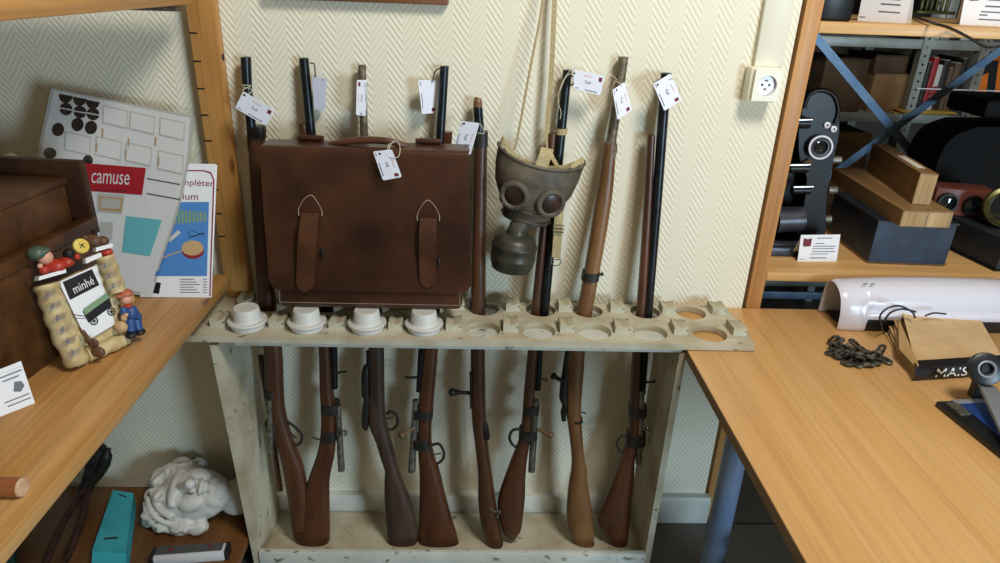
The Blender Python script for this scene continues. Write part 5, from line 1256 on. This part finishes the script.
# brass instrument at the edge
t = thing('brass_instrument', 'olive brass ring shaped instrument cut off by the right edge, beside the stereo viewer', 'instrument', on_z(1004, 228, zs))
c = on_y(1006, 207, .20); Q = dirM(c, V(-.35, -.9, .2))
MB().lathe([(.048, -.02), (.060, -.012), (.063, 0), (.060, .010), (.050, .014), (.044, .010), (.040, .0), (.0, -.004)], 36, Q, False).part('brass_ring', M_olivebrass, t)
MB().lathe([(.04, .001), (.02, .006), (0, .008)], 30, Q, False).part('front_glass', M_glass, t)
MB().b2(c.x-.02, c.x+.05, c.y, c.y+.06, zs, c.z-.04, .004).part('foot', M_olivebrass, t)
# large black case behind
t = thing('black_leather_case', 'large black leather case with a hinged lid standing behind the stereo viewer', 'case', on_y(955, 185, .30))
A = Y(905, 188, .27); B = Y(1030, 188, .27); zt3 = Y(950, 98, .27).z
hump = [(905, 200), (905, 165), (912, 140), (925, 125), (946, 117), (1040, 117), (1040, 240), (905, 240)]
P = [on_y(a, b_, .62) for a, b_ in hump]; P = [V(p.x, p.y, max(p.z, SZ)) for p in P]
m = MB(); m.slab(smooth(P[:5], 4)+P[5:], V(0, -.17, 0)); m.part('case_body', M_bagblack, t)
zl0 = on_y(960, 118, .43).z; zl1 = on_y(960, 99, .43).z; x0 = on_y(946, 110, .62).x
MB().b2(x0, x0+.40, .435, .635, zl0, zl1, .012).part('case_lid', M_bagblack, t)
m = MB(); m.tube(smooth([V(x0+.07, .50, zl1), V(x0+.09, .49, zl1+.012), V(x0+.18, .49, zl1+.016), V(x0+.26, .50, zl1)], 5), .008, 10); m.part('case_handle', M_bagblack, t)

# ================================================================== STORAGE ROOM BEHIND
YS = 1.3
m_t = thing('steel_shelving', 'grey perforated steel shelving in the storage room behind the display unit', 'shelving', (1.9, YS+.2, 0))
xa = on_y(918, 80, YS).x; xb = on_y(979, 70, YS).x; zA = on_y(960, 41, YS).z; zB = on_y(925, 115, YS).z
def upright(x, y):
    m = MB(); hz = [(0, .9+.035*k, .0055) for k in range(22)]
    m.holed([(-.02, -.025), (.02, -.025), (.02, 2.2), (-.02, 2.2)], hz, 0, .003, 8); m.v = [V(x+v.x, y-v.z, v.y) for v in m.v]
    m.b2(x-.020, x-.017, y, y+.035, -.025, 2.2); return m
for x in (xa, xb, 2.75, 1.15):
    upright(x, YS).part('upright', M_shelfgrey, m_t); upright(x, YS+.45).part('upright', M_shelfgrey, m_t)
for z in (zA, zB, zB-.42, zA+.45, .3):
    MB().b2(1.14, 2.76, YS+.004, YS+.45, z-.038, z, .001).part('shelf_board', M_shelfgrey, m_t)
MB().b2(xa, 2.75, YS-.008, YS-.004, (zA+zB)/2-.045, (zA+zB)/2-.041).part('front_wire', M_paper, m_t)
MB().tube([V(xa, YS+.46, zB), V(xb, YS+.46, zA)], .006, 6).part('back_brace', M_shelfgrey, m_t)
def carton(label, px0, px1, pyt, zb, y, dep, mat, hz=None):
    x0 = on_y(px0, pyt+20, y).x; x1 = on_y(px1, pyt+20, y).x; z1 = zb+hz if hz else on_y((px0+px1)/2, pyt, y).z
    t = thing('cardboard_box', label, 'box', ((x0+x1)/2, y+dep/2, zb), 0, 'cardboard boxes in the storage room')
    MB().b2(x0, x1, y, y+dep, zb, z1, .003).part('carton', mat, t); MB().b2(x0-.002, x1+.002, y-.002, y+dep*.48, z1, z1+.004).part('flap', mat, t)
    MB().b2(x0-.002, x1+.002, y+dep*.5, y+dep, z1, z1+.004).part('flap', mat, t); return z1+.005
z1 = carton('tan cardboard box on the steel shelf, behind the crossing of the blue braces', 870, 916, 75, zB, YS+.05, .30, M_card)
carton('narrow dark cardboard box stacked on the tan box on the steel shelf', 872, 905, 56, z1, YS+.07, .25, M_cardd)
carton('dark brown cardboard box left of the tan one in the storage room', 822, 866, 60, zB, YS+.02, .32, M_cardd)
carton('brown box low behind the lens of the projector', 832, 868, 135, zB-.42, YS+.03, .3, M_card)
# envelopes
m = MB()
for k in range(4):
    x = on_y(880, 112, YS-.02).x
xe = on_y(884, 112, YS).x
for k, dx in enumerate((0, .03, .015)):
    mm_ = MB(); mm_.b2(xe+dx+.05, xe+dx+.30, YS+.005-.01*k, YS+.048, zB+.0005+.0062*k, zB+.0062+.0062*k, .001)
    mm_.solo('manila_envelope', M_env, ('bottom', 'middle', 'top')[k]+' one of the yellow envelopes lying on the steel shelf edge', 'envelope', 'yellow envelopes on the steel shelf')
# books in the right bay
bx = xa+.026; cols = [M_bookgreen, M_bookdark, M_bookred, M_bookwhite, M_bookdark, M_bookbrown, M_bookbrown, M_bookdark, M_bookgreen]
names = ['dark green book', 'thin black book', 'red book', 'white book', 'black book beside the white one', 'brown folder', 'wide brown folder', 'thick black book', 'dark green book near the second upright']
ws_ = [.022, .02, .026, .024, .03, .022, .03, .026, .022]
for i, (mt, nm, wd) in enumerate(zip(cols, names, ws_)):
    if bx+wd > xb-.022: break
    h = .20+.05*((i*7) % 5)/5
    t = thing('book', nm+' standing in the right bay of the steel shelving', 'book', (bx+wd/2, YS+.12, zB+.0005), 0, 'books on the steel shelving')
    MB().b2(bx, bx+wd-.002, YS+.03, YS+.22, zB+.0005, zB+h, .002).part('cover', mt, t)
    MB().b2(bx+.004, bx+wd-.006, YS+.035, YS+.222, zB+h, zB+h+.001).part('pages', M_paper, t)
    if nm == 'white book': MB().b2(bx+.001, bx+wd-.003, YS+.0285, YS+.0300, zB+.06, zB+.12).part('spine_label', M_bookred, t)
    bx += wd
for k in range(5):
    x = xa+.05+.045*k; hh = .16+.02*((k*3) % 4)
    t = thing('binder', ('white', 'grey', 'dark', 'second white', 'red')[k]+' binder on the top board of the steel shelving', 'binder', (x, YS+.15, zA+.0005), 0, 'binders on the upper steel shelf')
    MB().b2(x-.02, x+.02, YS+.04, YS+.25, zA+.0005, zA+hh, .002).part('binder_cover', (M_bookwhite, M_shelfgrey, M_bookdark, M_bookwhite, M_bookred)[k], t)
# orange sign
t = thing('orange_sign', 'orange board with a black figure one leaning behind the steel upright', 'sign', on_y(1010, 110, YS+.03))
OA = [on_y(960, 104, YS+.03), on_y(1045, 104, YS+.03), on_y(1060, 60, YS+.03), on_y(982, 60, YS+.03)]
zlo = zB+.001; sx0 = on_y(976, 90, YS+.06).x; sx1 = sx0+.36; hx_ = lambda p: (on_y(p, 85, YS+.06).x-sx0)/.36
OA = [V(sx0, YS+.03, zlo), V(sx1, YS+.03, zlo), V(sx1, YS+.10, zlo+.25), V(sx0, YS+.10, zlo+.25)]
m = MB(); m.slab(OA, V(0, .006, 0)); f = lambda u, v: bil(OA, u, v)+V(0, -.001, 0)
m.mat(1).poly([f(hx_(988), .08), f(hx_(996.5), .08), f(hx_(996.5), .92), f(hx_(988), .92), f(hx_(981), .80), f(hx_(981), .66), f(hx_(988), .72)]); m.part('board', [M_orange, M_black], t)
